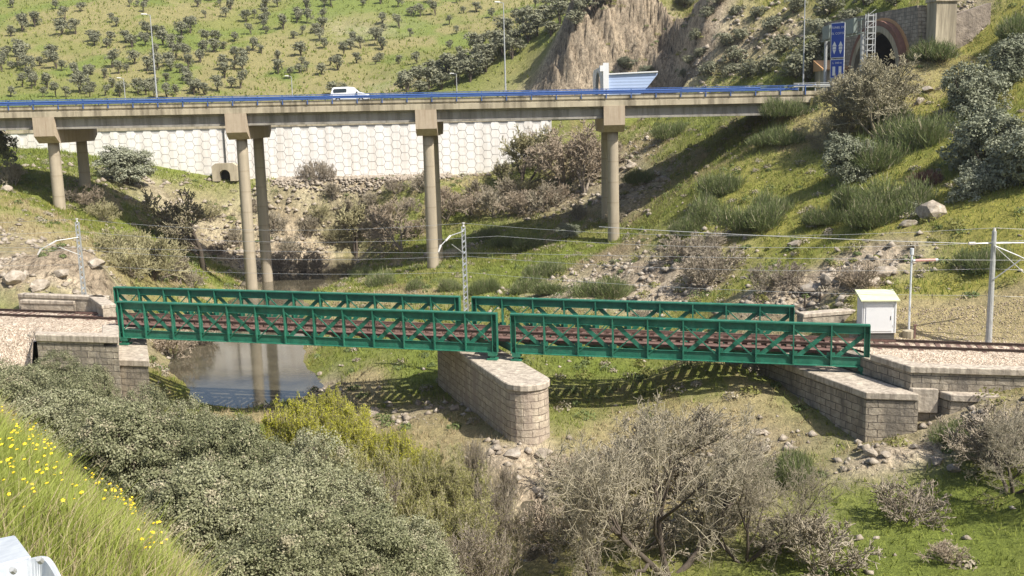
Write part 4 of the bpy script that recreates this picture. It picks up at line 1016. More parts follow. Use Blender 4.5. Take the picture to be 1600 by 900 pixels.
m = MB(); m.tube([(2.1, -1.0, hR - 1.95), (2.35, -1.1, hR - 2.6)], [.11, .07], 8); m.build('insulator', 'insul', rR)
m = MB(); m.tube([(0, -.2, hR - 3.0), (1.4, -.7, hR - 1.7)], .04, 6); m.build('strut', 'galv', rR)
m = MB(); m.tube([(0.1, -.1, hR - 1.0), (3.6, -.3, hR - 4.2)], .025, 5); m.build('guy_wire', 'galv', rR)
# left poles: brackets reach towards the track (camera side and left)
bracket(rL, hL, (-.85, -.53, 0), 2.9, hL - 1.2, hL - 2.6)
bracket(rM, hM, (-.5, -.87, 0), 3.2, hM - .35, hM - 2.0)
def wire(pp, label, sag=.35, r=.010):
    root = None; m = MB(); path = []
    for a, b in zip(pp[:-1], pp[1:]):
        for k in range(8):
            t = k / 8; p = Vector(a).lerp(Vector(b), t); p.z -= sag * 4 * t * (1 - t); path.append(p)
    path.append(Vector(pp[-1])); m.tube(path, r, 5); o = m.build('overhead_wire', 'galv')
    tag(o, label, 'wire', 'overhead wires along the railway'); return o
sL, sM, sR = bcoord(PL.x, PL.y)[0], bcoord(PM.x, PM.y)[0], bcoord(PR.x, PR.y)[0]
def tk(s, z, off=0): p = brg(s, .5) + BN * off; return (p.x, p.y, z)
farL, farR = -60, LT + 55
wire([tk(farL, 12.1), tk(sL, 12.1), tk(sM, 11.85), tk(sR, 11.6), tk(farR, 11.2)], 'contact wire, lowest of the wires hanging over the middle of the track', .08)
wire([tk(farL, 13.2), tk(sL, 13.3), tk(sM, 13.0), tk(sR, 12.8), tk(farR, 12.4)], 'messenger wire sagging just above the contact wire over the track', .6)
q = lambda P, h, dy=0: (P.x, P.y + dy, P.z + h)
wire([(-90, 92, 14.0), q(PL, hL + .25), (PM.x, PM.y, PMz + hM + .25), q(PR, hR + .2), (80, 52, PR.z + hR)], 'topmost wire running from pole head to pole head', .7)
wire([(-90, 93, 11.5), q(PL, hL - 2.2, .25), (PM.x, PM.y + .25, PMz + hM - 2.2), q(PR, hR - 2.4, .3), (80, 52.4, PR.z + hR - 2.5)], 'thin wire strung behind the poles at mid height', .5)
wire([(-90, 93.2, 10.6), q(PL, hL - 3.4, .25), (PM.x, PM.y + .25, PMz + hM - 3.4), q(PR, hR - 4.1, .3), (80, 52.6, PR.z + hR - 4.2)], 'lowest thin wire strung behind the poles, crossing at the cabinet roof height', .4)
wire([tk(sR - 26, 13.4, 2.0), (PR.x - 1.3, PR.y + .1, PR.z + hR - .75)], 'heavy wire ending at the insulator on the left of the round pole', .1, .02)

# ------------------------------------------------------------------ white cabinet, signal post, marker
cb = atz(1374, 521, 6.4)
root = empty('equipment_cabinet', (cb.x, cb.y + .6, 6.3), 'white equipment cabinet with a lichen-tinted sloping roof beside the track', 'cabinet', rz=-.10)
m = MB(); m.box(-1.08, 1.08, -.62, .75, .12, 2.30); m.build('body', 'white', root, bev=.02)
m = MB(); m.box(-1.0, 1.0, -.55, .7, -.4, .12); m.build('plinth', 'darkmetal', root)
m = MB(); m.box(-.84, .84, -.655, -.62, .25, 2.05); dr = m.build('door', 'white', root, bev=.01)
m = MB(); m.box(.70, .74, -.675, -.655, 1.0, 1.25); m.build('handle', 'darkmetal', dr)
for zc in (.5, 1.8):
    m = MB(); m.box(.845, .875, -.66, -.64, zc, zc + .14); m.build('hinge', 'galv', dr)
m = MB(); m.box(-1.0, -.965, -.64, -.62, .2, 2.2); m.box(.965, 1.0, -.64, -.62, .2, 2.2); m.build('corner_trim', 'galv', root)
m = MB(); m.hexa([(-1.22, -.85, 2.24), (1.22, -.85, 2.24), (1.22, .95, 2.62), (-1.22, .95, 2.62), (-1.22, -.85, 2.34), (1.22, -.85, 2.34), (1.22, .95, 2.74), (-1.22, .95, 2.74)]); m.build('roof', 'cablid', root, bev=.015)
sp = atz(1420, 517, 6.4)
root = empty('signal_post', (sp.x, sp.y, 6.3), 'slim pale post with a faded red and white horizontal arm, right of the cabinet', 'signal post')
hS = at(1424, 388, sp.y).z - 6.3
m = MB(); m.tube([(0, 0, 0), (0, 0, hS - .3)], .065, 10); m.build('mast', 'palegalv', root)
m = MB(); m.tube([(0, 0, hS - .42), (0, 0, hS)], .12, 10); m.build('cap', 'palegalv', root)
zA = hS - .78
m = MB(); m.tube([(.06, -.08, zA), (.28, -.08, zA)], .075, 8); m.build('arm_clamp', 'palegalv', root)
m = MB(); m.tube([(.2, -.08, zA), (1.62, -.08, zA)], .085, 10); m.build('arm', 'redwhite', root)
m = MB(); m.tube([(1.5, -.08, zA), (1.66, -.08, zA)], .09, 10); m.build('arm_tip', 'palegalv', root)
m = MB(); m.tube([(0, 0, -.3), (0, 0, .12), (0, 0, .2)], [.4, .38, .15], 12); m.build('concrete_base', 'concrete', root)
mp_ = atz(1429, 524, 6.5)
root = empty('marker_post', mp_, 'short dark stub post beside the rails at the foot of the signal post', 'marker post')
m = MB(); m.box(-.06, .06, -.05, .05, -.2, .62); m.box(-.09, .09, -.07, .07, .62, .7); m.build('stub', 'rust', root)
for px_, py_, lab in ((1257, 481, 'short dark wooden stake by the stone kerb behind the right end of the far truss'), (1281, 472, 'dark forked stump standing among the rocks above the stone kerb')):
    g = ground(px_, py_); root = empty('wooden_stake', g, lab, 'stake'); m = MB(); m.tube([(0, 0, -.2), (.02, 0, .5), (.0, 0, .95)], [.09, .08, .06], 7); m.build('stake', 'bark', root)

# ------------------------------------------------------------------ roadside barrier by the camera
root = empty('roadside_barrier', (-1.6, 2.6, 19.2), 'bright galvanised roadside barrier end in the bottom left corner', 'crash barrier')
a = at(-60, 852, 3.15); b = at(24, 836, 3.15); c_ = at(48, 868, 2.62); d_ = at(-60, 897, 2.62)
m = MB(); dn = Vector((0, 0, -.012)); m.hexa([d_ + dn, c_ + dn, b + dn, a + dn, d_, c_, b, a]); rel(m.build('top_plate', 'palegalv', bev=.004), root)
# rounded lower beam: a W profile swept towards the left
e0, e1, e2, e3, e4 = at(-70, 901, 2.60), at(30, 878, 2.60), at(62, 873, 2.58), at(78, 886, 2.54), at(100, 930, 2.50)
m = MB(); back = Vector((-.02, .10, -.03)); P = [e0, e1, e2, e3, e4]; P2 = [at(-70, 960, 2.52), at(30, 950, 2.52), at(58, 905, 2.54), at(60, 930, 2.52), at(70, 960, 2.50)]
def crv(Q, n=5):
    out = []
    for i in range(len(Q) - 1):
        p0, p1, p2, p3 = Q[max(i - 1, 0)], Q[i], Q[i + 1], Q[min(i + 2, len(Q) - 1)]
        for k in range(n):
            t = k / n; out.append(.5 * ((2 * p1) + (p2 - p0) * t + (2 * p0 - 5 * p1 + 4 * p2 - p3) * t * t + (3 * p1 - p0 - 3 * p2 + p3) * t ** 3))
    return out + [Q[-1]]
P = crv(P); P2 = crv(P2)
for i in range(len(P) - 1): m.hexa([P2[i] + back * .3, P2[i + 1] + back * .3, P2[i + 1] + back, P2[i] + back, P[i], P[i + 1], P[i + 1] + back * .5, P[i] + back * .5])
rel(m.build('end_beam', 'palegalv'), root)
for bx_, by_ in ((64, 877), (22, 893)):
    bp = at(bx_, by_, 2.53); m = MB(); m.tube([bp, bp + Vector((0, -.012, .012))], [.009, .007], 8); rel(m.build('bolt', 'galv'), root)
pb = at(20, 905, 2.75); m = MB(); m.box(pb.x - .06, pb.x + .06, pb.y, pb.y + .1, 18.6, pb.z - .02); rel(m.build('post', 'palegalv'), root)

# ================================================================== vegetation
def unit(v): return v / (np.linalg.norm(v, axis=-1, keepdims=True) + 1e-9)
def rdir(n, g=rng): return unit(g.normal(size=(n, 3)))
def leaf_quads(P, size, bias, spread=.8, asp=.55, g=rng):
    n = len(P); nn = unit(bias + g.normal(size=(n, 3)) * spread)
    a = unit(np.cross(nn, rdir(n, g))); b = np.cross(nn, a)
    s = (size * g.uniform(.6, 1.35, n))[:, None] if np.isscalar(size) else size[:, None]
    V = np.stack([P - a * s, P + b * s * asp, P + a * s, P - b * s * asp], 1).reshape(-1, 3)
    return V, np.arange(4 * n).reshape(n, 4)
def tubes(pts, rad, k=3):      # pts (N,S,3) rad (N,S)
    N_, S, _ = pts.shape; d = unit(pts[:, -1] - pts[:, 0]); ref = np.where(np.abs(d[:, 2:3]) > .9, np.array([[1., 0, 0]]), np.array([[0, 0, 1.]]))
    a = unit(np.cross(d, ref)); b = np.cross(d, a); t = np.arange(k) * 2 * np.pi / k
    ring = a[:, None, :] * np.cos(t)[None, :, None] + b[:, None, :] * np.sin(t)[None, :, None]
    V = pts[:, :, None, :] + ring[:, None] * rad[:, :, None, None]
    i = (np.arange(N_)[:, None, None] * S * k + np.arange(S - 1)[None, :, None] * k + np.arange(k)[None, None, :])
    j = (np.arange(N_)[:, None, None] * S * k + np.arange(S - 1)[None, :, None] * k + ((np.arange(k) + 1) % k)[None, None, :])
    return V.reshape(-1, 3), np.stack([i, j, j + k, i + k], -1).reshape(-1, 4)
def grow(start, dirs, length, rad, levels, g, wob=.25, upb=.15):
    """levels: list of (children, length ratio, spread) ; returns per level (pts, rad)"""
    out = []; S = 5
    for li in range(len(levels) + 1):
        n = len(start); p = start; d = unit(dirs); P = [p]; 
        for s in range(S - 1):
            d = unit(d + g.normal(size=(n, 3)) * wob * .6 + np.array([0, 0, upb * .4]))
            p = p + d * (length / (S - 1))[:, None]; P.append(p)
        P = np.stack(P, 1); tt = np.linspace(0, 1, S)
        Rr = rad[:, None] * (1 - .62 * tt)[None, :]
        out.append((P, Rr))
        if li == len(levels): break
        c, ratio, sp = levels[li]
        t = g.uniform(.28, 1.0, (n, c)); t[:, 0] = 1.0
        f = t * (S - 1); i0 = np.minimum(f.astype(int), S - 2); fr = (f - i0)[..., None]
        ar = np.arange(n)[:, None]; A_ = P[ar, i0]; B_ = P[ar, i0 + 1]
        start = (A_ * (1 - fr) + B_ * fr).reshape(-1, 3); td = unit(B_ - A_).reshape(-1, 3)
        dirs = unit(td + rdir(n * c, g) * sp)
        length = (length[:, None] * ratio * g.uniform(.65, 1.2, (n, c)) * (1.1 - .35 * t)).reshape(-1)
        rad = (rad[:, None] * (1 - .62 * t) * g.uniform(.5, .75, (n, c))).reshape(-1)
    return out
def mesh_levels(lv, ks, minr):
    Vs, Fs, o = [], [], 0
    for (P, Rr), k in zip(lv, ks):
        V, F = tubes(P, np.maximum(Rr, minr), k); Vs.append(V); Fs.append(F + o); o += len(V)
    return np.concatenate(Vs), np.concatenate(Fs)
def bare(name, seed, h, spread, stems, levels, r0, minr, mtrunk, mtwig, ntr=2, upb=.15, wob=.25, lean=.3, label=None, cat='tree', crown='twigs', trunkname='trunk'):
    g = np.random.default_rng(seed); root = bpy.data.objects.new(name, None); COL.objects.link(root)
    d = np.zeros((stems, 3)); d[:, 2] = 1; d[:, :2] = g.normal(size=(stems, 2)) * lean
    st = np.zeros((stems, 3)); st[:, :2] = g.normal(size=(stems, 2)) * .08 * spread; st[:, 2] = -.2
    lv = grow(st, d, np.full(stems, h) * g.uniform(.8, 1.1, stems), np.full(stems, r0), levels, g, wob, upb)
    V, F = mesh_levels(lv[:ntr], [7, 5, 4][:ntr], minr); np_mesh(trunkname, V, F, mtrunk, root, True)
    V, F = mesh_levels(lv[ntr:], [4 if i == 0 else 3 for i in range(len(lv) - ntr)], minr); np_mesh(crown, V, F, mtwig, root)
    root['_pts'] = 0; return root, lv
def crown_pts(lobes, n, g, shell=.35):
    c = np.array([l[:3] for l in lobes]); r = np.array([l[3] for l in lobes]); w_ = r ** 2 / (r ** 2).sum()
    i = g.choice(len(lobes), n, p=w_); d = rdir(n, g); k = 1 - shell * g.random(n) ** 1.5
    return c[i] + d * (r[i] * k)[:, None] * np.array([1, 1, .85]), d
def oak(name, seed, Rr, H, nlobe, nclump, nleaf, ls, mleaf, clump=.32, trunk_r=.18, low=.25):
    """evergreen: trunk and limbs, leaf clumps over uneven lobes; base at origin"""
    g = np.random.default_rng(seed); root = bpy.data.objects.new(name, None); COL.objects.link(root)
    zc = H * (.5 + low * .3); lobes = []
    for k in range(nlobe):
        a = g.uniform(0, 2 * np.pi); rr = Rr * g.uniform(.25, .68); z = zc + g.uniform(-.30, .34) * H
        if k < 2: rr *= .3; z = zc + .18 * H
        lobes.append((rr * np.cos(a), rr * np.sin(a), z, Rr * g.uniform(.36, .55)))
    C, D = crown_pts(lobes, nclump, g, .3)
    keep = C[:, 2] > H * low * .55; C, D = C[keep], D[keep]
    n = len(C) * nleaf; ci = np.repeat(np.arange(len(C)), nleaf); d = rdir(n, g)
    cr = clump * g.uniform(.6, 1.4, len(C))
    P = C[ci] + d * (cr[ci] * g.random(n) ** .45)[:, None] * np.array([1, 1, .75])
    V, F = leaf_quads(P, ls, D[ci] * .5 + d * .7 + np.array([0, 0, .45]), .6, g=g)
    np_mesh('crown', V, F, mleaf, root, mi=(np.repeat(g.random(len(C)) < .06, nleaf) | (g.random(n) < .05)).astype(int) if isinstance(mleaf, list) else None)
    Ps, Rs = [], []
    for k in range(min(nlobe + 2, 11)):
        l = np.array(lobes[k % nlobe][:3]) + g.normal(size=3) * .15 * Rr; t = np.linspace(0, 1, 5)[:, None]
        mid = np.array([l[0] * .25, l[1] * .25, l[2] * .45]); p0 = np.array([g.normal() * .05, g.normal() * .05, -.3])
        P = (1 - t) ** 2 * p0 + 2 * t * (1 - t) * mid + t ** 2 * l; Ps.append(P); Rs.append(trunk_r * np.linspace(1, .25, 5) * (1 if k == 0 else .7))
    V, F = tubes(np.array(Ps), np.array(Rs), 6); np_mesh('trunk', V, F, 'bark', root, True)
    return root
def broom(name, seed, Rr, H, n, wd, mat):
    g = np.random.default_rng(seed); nl = 11
    lob = np.stack([g.normal(size=nl) * .45 * Rr, g.normal(size=nl) * .45 * Rr, np.zeros(nl)], 1); lr = g.uniform(.25, .8, nl); lh = g.uniform(.6, 1.35, nl)
    li = g.choice(nl, n, p=lr ** 2 / (lr ** 2).sum()); d = rdir(n, g); d[:, 2] = np.abs(d[:, 2]) * .9 + .08; d = unit(d)
    k = g.uniform(.15, 1.0, n) ** .5 * g.uniform(.8, 1.22, n)
    p = lob[li] + d * (lr[li] * k)[:, None] * np.array([Rr, Rr, H * 1.1]) * np.stack([np.ones(n), np.ones(n), lh[li]], 1)
    dirv = unit(d * .8 + np.array([0, 0, .7]) + g.normal(size=(n, 3)) * .35); L = (g.uniform(.08, .42, n) ** 1.2)[:, None] * H
    sd = unit(np.cross(dirv, rdir(n, g))) * (wd * g.uniform(.5, 1.4, n))[:, None]
    V = np.stack([p - dirv * L * .6 - sd, p - dirv * L * .6 + sd, p + dirv * L * .7 + sd * .3, p + dirv * L * .7 - sd * .3], 1).reshape(-1, 3)
    mi = (g.random(n) < .16).astype(int)
    return np_mesh(name, V, np.arange(4 * n).reshape(-1, 4), [mat, 'twigtree'], mi=mi)
def plc(proto, p, rz, sc, label, group=None, cat=None, used=set()):
    if proto.name not in used:
        used.add(proto.name); o = proto; o.location = p; o.rotation_euler.z = rz; o.scale = sc if isinstance(sc, tuple) else (sc,) * 3
    else: o = copy_tree(proto, p, rz, sc)
    if '_pts' in o: del o['_pts']
    o['label'] = label
    if cat: o['category'] = cat
    if group: o['group'] = group
    last[0] = o
    return o
last = [None]

# ---- foreground holm oaks (large grey-green mass, lower left)
FO = [oak('holm_oak', 101 + i, 3.0, 4.6, 12, 1000, 120, .043, ['oak', 'twigtree'], .33, .17, .10) for i in range(3)]
FG = [ # px, py of crown centre, distance, radius, label
 (20,628,50,2.7,'broad grey-green holm oak at the left edge, just below the left abutment'),
 (60,606,57,2.3,'small holm oak in front of the left wing wall, near the left edge'),
 (150,612,55,1.9,'low holm oak hiding the foot of the left abutment'),
 (112,645,46,2.4,'holm oak whose crown reaches the foot of the left abutment wing wall'),
 (222,668,44,2.1,'holm oak between the left abutment seat and the pool'),
 (-45,650,40,3.2,'holm oak cut by the left edge above the flowering grass'),
 (62,700,39,2.9,'holm oak standing over the upper edge of the flowering grass'),
 (325,690,43,2.2,'holm oak at the near edge of the pool in front of the column reflections'),
 (205,738,35,3.1,'holm oak in the middle of the grey-green mass, behind the yellow flowers'),
 (330,748,35,2.9,'holm oak in the centre of the thicket between grass slope and willows'),
 (412,742,38,2.4,'holm oak crown meeting the yellow willow'),
 (300,850,28,2.8,'holm oak nearest the flowering grass at the bottom of the picture'),
 (425,835,29,2.8,'large holm oak at the bottom of the thicket'),
 (500,790,33,2.4,'holm oak at the right flank of the thicket against olive twigs'),
 (530,895,28,2.5,'holm oak at the bottom edge under the olive twigs'),
 (612,880,30,2.0,'rightmost holm oak of the thicket at the bottom edge'),
 (400,935,24,2.4,'low holm oak just entering at the bottom edge'),
]
for i, (px, py, Y, r, lab) in enumerate(FG):
    c = at(px, py, Y); g_ = gz(c.x, c.y); sc = r / 3.0; H = 4.6 * sc
    zb = min(c.z - .55 * H, 99); szz = sc
    if zb > g_: szz = sc * (c.z - g_ + .45 * H) / H; zb = g_
    plc(FO[i % 3], Vector((c.x, c.y, zb)), i * 1.7, (sc, sc, szz), lab, 'grey-green holm oaks massed in the lower left foreground', 'tree')

# ---- distant holm oaks on the hillside
FT = []
for i in range(5):
    FT.append(oak('holm_oak', 201 + i, 2.5, 4.2 + .25 * i, 6, 80, 10, .26, 'oakfar', .58, .14, .50))
def zone(px, py, sx, sz):
    h = 'top' if py < 25 else 'upper' if py < 60 else 'middle' if py < 100 else 'lower' if py < 130 else 'lowest'
    ks = [(60, 'by the left edge'), (150, 'between left edge and lamp'), (235, 'just left of tall lamp'), (320, 'just right of tall lamp'), (400, 'between tall lamp and van'), (460, 'left of the small lamp'), (515, 'just left of the van'), (580, 'above the white van'), (680, 'right of the white van'), (780, 'left of the middle lamp'), (9999, 'right of the middle lamp')]
    where = next(w_ for k_, w_ in ks if px < k_)
    sz_ = 'small' if sz < .64 else 'large' if sz > .85 else 'medium'
    return f'{sz_}{" wide" if sx > 1.05 else ""} holm oak, @ in {h} hillside row, {where}'
clusters = [(60,40,70,12,5),(20,110,40,15,6),(100,30,20,10,3),(50,125,60,25,16),(30,95,40,14,6),(95,150,90,14,12),(100,100,20,20,3),(180,30,10,5,1),(150,65,12,20,3),(160,115,60,30,22),(215,60,40,22,10),(245,65,30,25,14),
 (270,100,45,22,18),(300,135,60,16,12),(180,145,60,12,10),(245,140,50,10,7),(300,30,30,10,5),(330,75,25,20,9),(370,85,30,22,10),(400,60,30,25,8),(400,20,45,14,9),(440,55,40,30,14),(460,15,40,12,7),(385,135,25,10,4),(430,105,50,20,9),(350,15,25,10,3),
 (480,90,40,20,9),(500,45,20,12,3),(510,20,30,10,3),(540,75,35,15,7),(560,40,60,30,6),(620,20,60,20,7),(640,90,30,12,5),(600,70,30,10,4),(620,60,60,30,6),(700,20,60,20,8),(740,45,60,25,8),(680,75,40,15,4),(560,100,40,15,5),(790,20,40,10,5),(850,8,60,12,6),(60,5,60,6,4),(200,3,60,5,5),(300,2,80,5,5),(570,3,90,5,5),(720,2,60,5,4)]
g_ = np.random.default_rng(77); cnt = 0; placed = []; HILL = []
expl = [(17,52),(96,50),(120,48),(183,36),(224,13),(147,66),(169,70),(83,90),(6,95),(26,100),(255,65),(283,50),(298,45),(90,160),(128,14),(392,48),(470,80),(480,32),(505,42),(233,150),(125,140),(540,145),(520,143)]
for (cx_, cy_, rx_, ry_, n_) in [(e[0], e[1], 1, 1, 1) for e in expl] + clusters:
    for k in range(max(1, int(n_ * .62))):
        for tr in range(8):
            px = cx_ + g_.normal() * rx_ * .6; py = cy_ + g_.normal() * ry_ * .6 + 6
            if py > 154 or px < -30: continue
            if all((px - a) ** 2 + ((py - b) * 1.4) ** 2 > 60 for a, b in placed): break
        else: continue
        p = ground(px, py, 190)
        if p is None or p.y < 225 or cnt >= 205: continue
        placed.append((px, py)); s = g_.uniform(.42, .84) * (1.3 if cnt < 23 else 1); wx_ = g_.uniform(.9, 1.2)
        plc(FT[cnt % 5], p, g_.uniform(0, 6.28), (s * wx_, s * g_.uniform(.9, 1.1), s * g_.uniform(.85, 1.1)), zone(px, py, wx_, s), 'holm oaks dotted over the far green hillside', 'tree'); cnt += 1; HILL.append((px, last[0]))
print('hill trees', cnt)
ORD = 'first second third fourth fifth sixth seventh eighth ninth tenth eleventh twelfth thirteenth fourteenth fifteenth'.split()
bylab = {}
for px, o in sorted(HILL, key=lambda t: t[0]): bylab.setdefault(o['label'], []).append(o)
for lab, os_ in bylab.items():
    for k, o in enumerate(os_): o['label'] = lab.replace(', @ in', f', {ORD[k]} from left in' if len(os_) > 1 else ' in').replace('left in the', 'left in').replace('in the ' + lab.split('@ in ')[1].split()[0] + ' ', 'in ' + lab.split('@ in ')[1].split()[0] + ' ')
NTH = [f'{w_}' for w_ in 'first second third fourth fifth sixth seventh eighth ninth tenth eleventh twelfth thirteenth fourteenth fifteenth sixteenth seventeenth eighteenth nineteenth twentieth'.split()] + ['twenty-' + w_ for w_ in 'first second third fourth fifth sixth seventh eighth ninth'.split()] + ['thirtieth', 'thirty-first', 'thirty-second', 'thirty-third']
SPUR = [(638,146),(655,148),(670,140),(690,140),(712,134),(735,128),(700,120),(722,112),(745,105),(760,112),(770,96),(750,90),(785,86),(800,92),(775,78),(805,74),(825,66),(795,62),(840,56),(860,58),(820,46),(850,38),(875,40),(900,46),(880,22),(910,28),(930,20),(860,16),(945,6),(900,8),(680,128),(655,132)]
for i, (px, py) in enumerate(sorted(SPUR, key=lambda q_: -q_[1])):
    p = ground(px, py, 165)
    if p is None: continue
    s = .75 + .4 * random.random()
    plc(FT[i % 5], p, i, (s * 1.25, s * 1.15, s * .85), f'dense holm oak on the diagonal spur, {NTH[i]} up from its foot at the viaduct', 'dark holm oaks crowded along the spur beside the rock cut', 'tree')

# ---- mid-distance evergreens on the right bank and left bank
MO = [oak('holm_oak', 301 + i, 3.0, 4.8, 10, 420, 42, .105, 'oakgrey', .44, .2, .12) for i in range(2)]
for i, (px, py, Y, r, hh, lab) in enumerate([
 (1326,252,99,2.8,1.1,'silvery round holm oak alone on the slope, below the bare grey tree'),
 (1518,172,104,3.8,1.0,'large silvery holm oak high on the right slope'),
 (1580,105,107,3.7,1.0,'holm oak highest on the right slope, cut by the right edge'),
 (1545,272,89,4.1,1.0,'big silvery holm oak on the right slope above the shaded rock ledge'),
 (1600,335,82,3.9,.9,'dark holm oak at the right edge just above the round catenary pole'),
 (1535,345,84,2.6,.8,'dark holm oak in the shade directly above the slanted pale ledge'),  # extra oak, added to enlarge the shaded area on the slope
 (1430,345,86,1.6,.7,'small holm oak bush in the shade left of the rock ledge')]):
    c = at(px, py, Y); sc = r / 3.0; g0 = gz(c.x, c.y); zb = max(min(c.z - 2.5 * sc * hh, g0 + 0), g0 - 2.0)
    k = (c.z - zb) / (2.5) if g0 < c.z - 1 else sc
    plc(MO[i % 2], Vector((c.x, c.y, zb)), i * 2.1, (sc, sc, max(sc * .8, min(k, sc * 1.5))), lab, None, 'tree')
p = ground(198, 287); plc(MO[0], p, .4, (1.45, 1.3, 1.05), 'round dark green holm oak bush on the grass bank in front of the white wall', None, 'tree')
p = ground(-8, 275); plc(MO[1], p, .4, (1.1, 1.1, 1.3), 'dark bush at the left edge in the shade under the viaduct', None, 'tree')
for i, (px, py, s, lab) in enumerate([(888, 372, .55, 'small dark round bush in the shade left of the rightmost viaduct columns'), (1012, 118, .5, 'low bush on top of the blue-clad tunnel roof'), (975, 108, .6, 'flat green bush above the blue-clad tunnel side'), (1068,12,.8,'dark bush on the crest of the shaded cliff')]):
    p = ground(px, py); plc(MO[i % 2], p, i, (s * (1.6 if i in (1, 2) else 1), s, s * .7), lab, None, 'bush')
SB = [oak('scrub_bush', 231 + i, 2.4, 2.6, 6, 90, 12, .2, 'oakfar', .5, .08, .1) for i in range(2)]
# tree with dark bare crown and trunk, green slope scrub behind the viaduct right end
for i, (px, py, s) in enumerate(sorted([(1112,118,.8),(1150,100,.9),(1172,122,.9),(1200,112,.8),(1132,72,.7),(1245,120,1.2),(1270,95,1.1),(1282,62,1.0),(1212,48,.8),(1295,24,1.0),(1180,30,.7),(1240,20,.8),(1078,100,.5),(1088,62,.6),(1103,28,.7),(1125,8,.7),(1068,122,.5),(1150,25,.6),(1140,118,.6),(1350,8,.9),(1262,128,1.0),(1400,6,.8),(1225,85,.9),(1090,92,.6),(1160,62,.6),(1320,40,.8)])):
    p = ground(px, py, 128)
    if p is None: continue
    plc(SB[i % 2], p, i * 1.3, (s * 1.1, s * 1.1, s), f'grey-green scrub bush {NTH[i]} from left on the steep slope behind the viaduct end', 'grey-green scrub bushes on the steep slope behind the viaduct end', 'bush')

# ---- brooms: soft green rounded shrubs
BR = [broom('broom_shrub', 401 + i, 1.5, 1.35, 9000, .016, 'broom') for i in range(5)]
BL = [(942,464,1.35,'round green broom shrub on the rubble heap above the far truss'),(828,455,1.1,'broom shrub at the left foot of the rubble heap'),(852,432,1.2,'broom shrub just up the bank from the rubble heap foot'),(858,458,.9,'low broom shrub between the rubble heap and the far truss'),
 (750,456,.9,'small broom shrub just right of the middle lattice pole'),(706,452,.8,'small broom shrub just left of the middle lattice pole'),(565,432,.9,'grey-green broom on the shaded stream bank'),(590,446,1.0,'broom on the near stream bank behind the longer span'),(650,452,.8,'low broom below the second viaduct column pair'),
 (1178,352,1.6,'dark broom shrub in the middle of the right slope'),(1215,335,1.2,'broom shrub in the slope shade below the round silvery oak'),(1100,345,1.5,'soft green broom on the slope right of the rightmost viaduct columns'),(1075,365,1.1,'broom at the slope foot near the rightmost columns'),(1130,300,1.5,'broom halfway between the viaduct shadow and the round silvery oak'),
 (1235,180,1.5,'pale broom under the right end of the viaduct deck'),(1215,225,1.4,'broom on the slope just below the viaduct end shadow'),(1400,328,1.8,'large broom left of the big silvery oak, in front of the reddish shrub'),(1370,350,1.2,'broom shrub low on the yellow slope'),(1420,225,2.0,'bright green broom between the two big silvery oaks'),(1380,262,1.6,'broom in the shade right of the round silvery oak'),(1450,215,1.4,'broom under the high silvery oak'),(1385,188,1.4,'broom patch below the bare grey tree'),
 (1466,92,1.7,'round green broom in front of the tunnel side buttress'),(1590,58,1.6,'broom at the upper right edge'),(1492,694,.72,'small bright green broom beside the right abutment rubble'),(792,382,.9,'low dark broom on the shaded meadow'),(765,372,.9,'low broom at the far edge of the meadow'),(828,388,1.0,'dark broom at the edge of the deck shadow on the meadow'),
 (1000,285,1.2,'broom right of the rightmost columns, on the bare bank'),(1040,215,1.3,'broom close under the deck right of the columns'),(1340,320,1.3,'broom at the foot of the round silvery oak'),(1290,350,1.0,'small broom on the yellow slope below the oak shadow'),(1530,420,1.0,'broom beside the round catenary pole head'),(1245,745,.8,'grey-green low broom on the near meadow'),(1180,745,.7,'low broom behind the bare foreground tree')]
for i, (px, py, s, lab) in enumerate(BL):
    p = ground(px, py, 20)
    if p is not None: plc(BR[i % 5], p, i, (s * random.uniform(.95, 1.2), s, s * random.uniform(1.0, 1.5)), lab, 'green brooms growing on the valley slopes', 'shrub')

# ---- bare mid-distance trees and shrubs
lv4 = [(7, .62, .75), (6, .6, .8), (6, .58, .85)]
lv5 = lv4 + [(4, .6, .9)]
bt1, _ = bare('bare_tree', 501, 5.0, 1, 2, lv5, .26, .040, 'bark', 'twigdark', 2, .1, .3, .25)
p = ground(318, 422); plc(bt1, p, 0, (1.6, 1.6, 1.45), 'dark-trunked bare tree on the left river bank, left of the second column pair', 'bare trees in the valley', 'tree')
bt2, _ = bare('bare_tree', 502, 4.4, 1, 3, lv5, .17, .028, 'bark', 'twigolive', 2, .25, .25, .35)
for px, py, s, lab in [(556,402,1.5,'olive-green budding tree by the upstream pool'),(240,436,.8,'olive twiggy tree behind the left end of the far truss'),(812,300,1.6,'greenish budding tree before the right end of the white wall'),(780,300,.8,'smaller greenish tree left of the budding tree at the wall end')]:
    plc(bt2, ground(px, py), px, s, lab, 'bare trees in the valley', 'tree')
bt3, _ = bare('bare_tree', 503, 4.2, 1, 3, lv5, .15, .028, 'greybark', 'twigred', 2, .15, .3, .4)
for px, py, s, lab in [(628,392,1.2,'small bare brown tree left of the third column pair'),(915,300,1.6,'broad bare brown tree left of the rightmost columns'),(880,290,1.4,'bare brown tree behind the pinkish brush'),(860,260,1.0,'bare brown tree at the end of the white wall'),(468,432,.7,'reddish bare shrub tree right of the second column pair'),(930,270,1.1,'bare brown tree touching the rightmost column pair'),(140,330,.55,'tangled grey bare tree at the foot of the leftmost columns')]:
    plc(bt3, ground(px, py), px, s, lab, 'bare trees in the valley', 'tree')
btg, _ = bare('bare_tree', 504, 4.0, 1, 6, [(8, .62, .8), (7, .6, .85), (6, .58, .9), (5, .6, 1.0)], .11, .022, 'twigdark', 'twigtree', 2, .12, .34, .7)
c = ground(1372, 215)
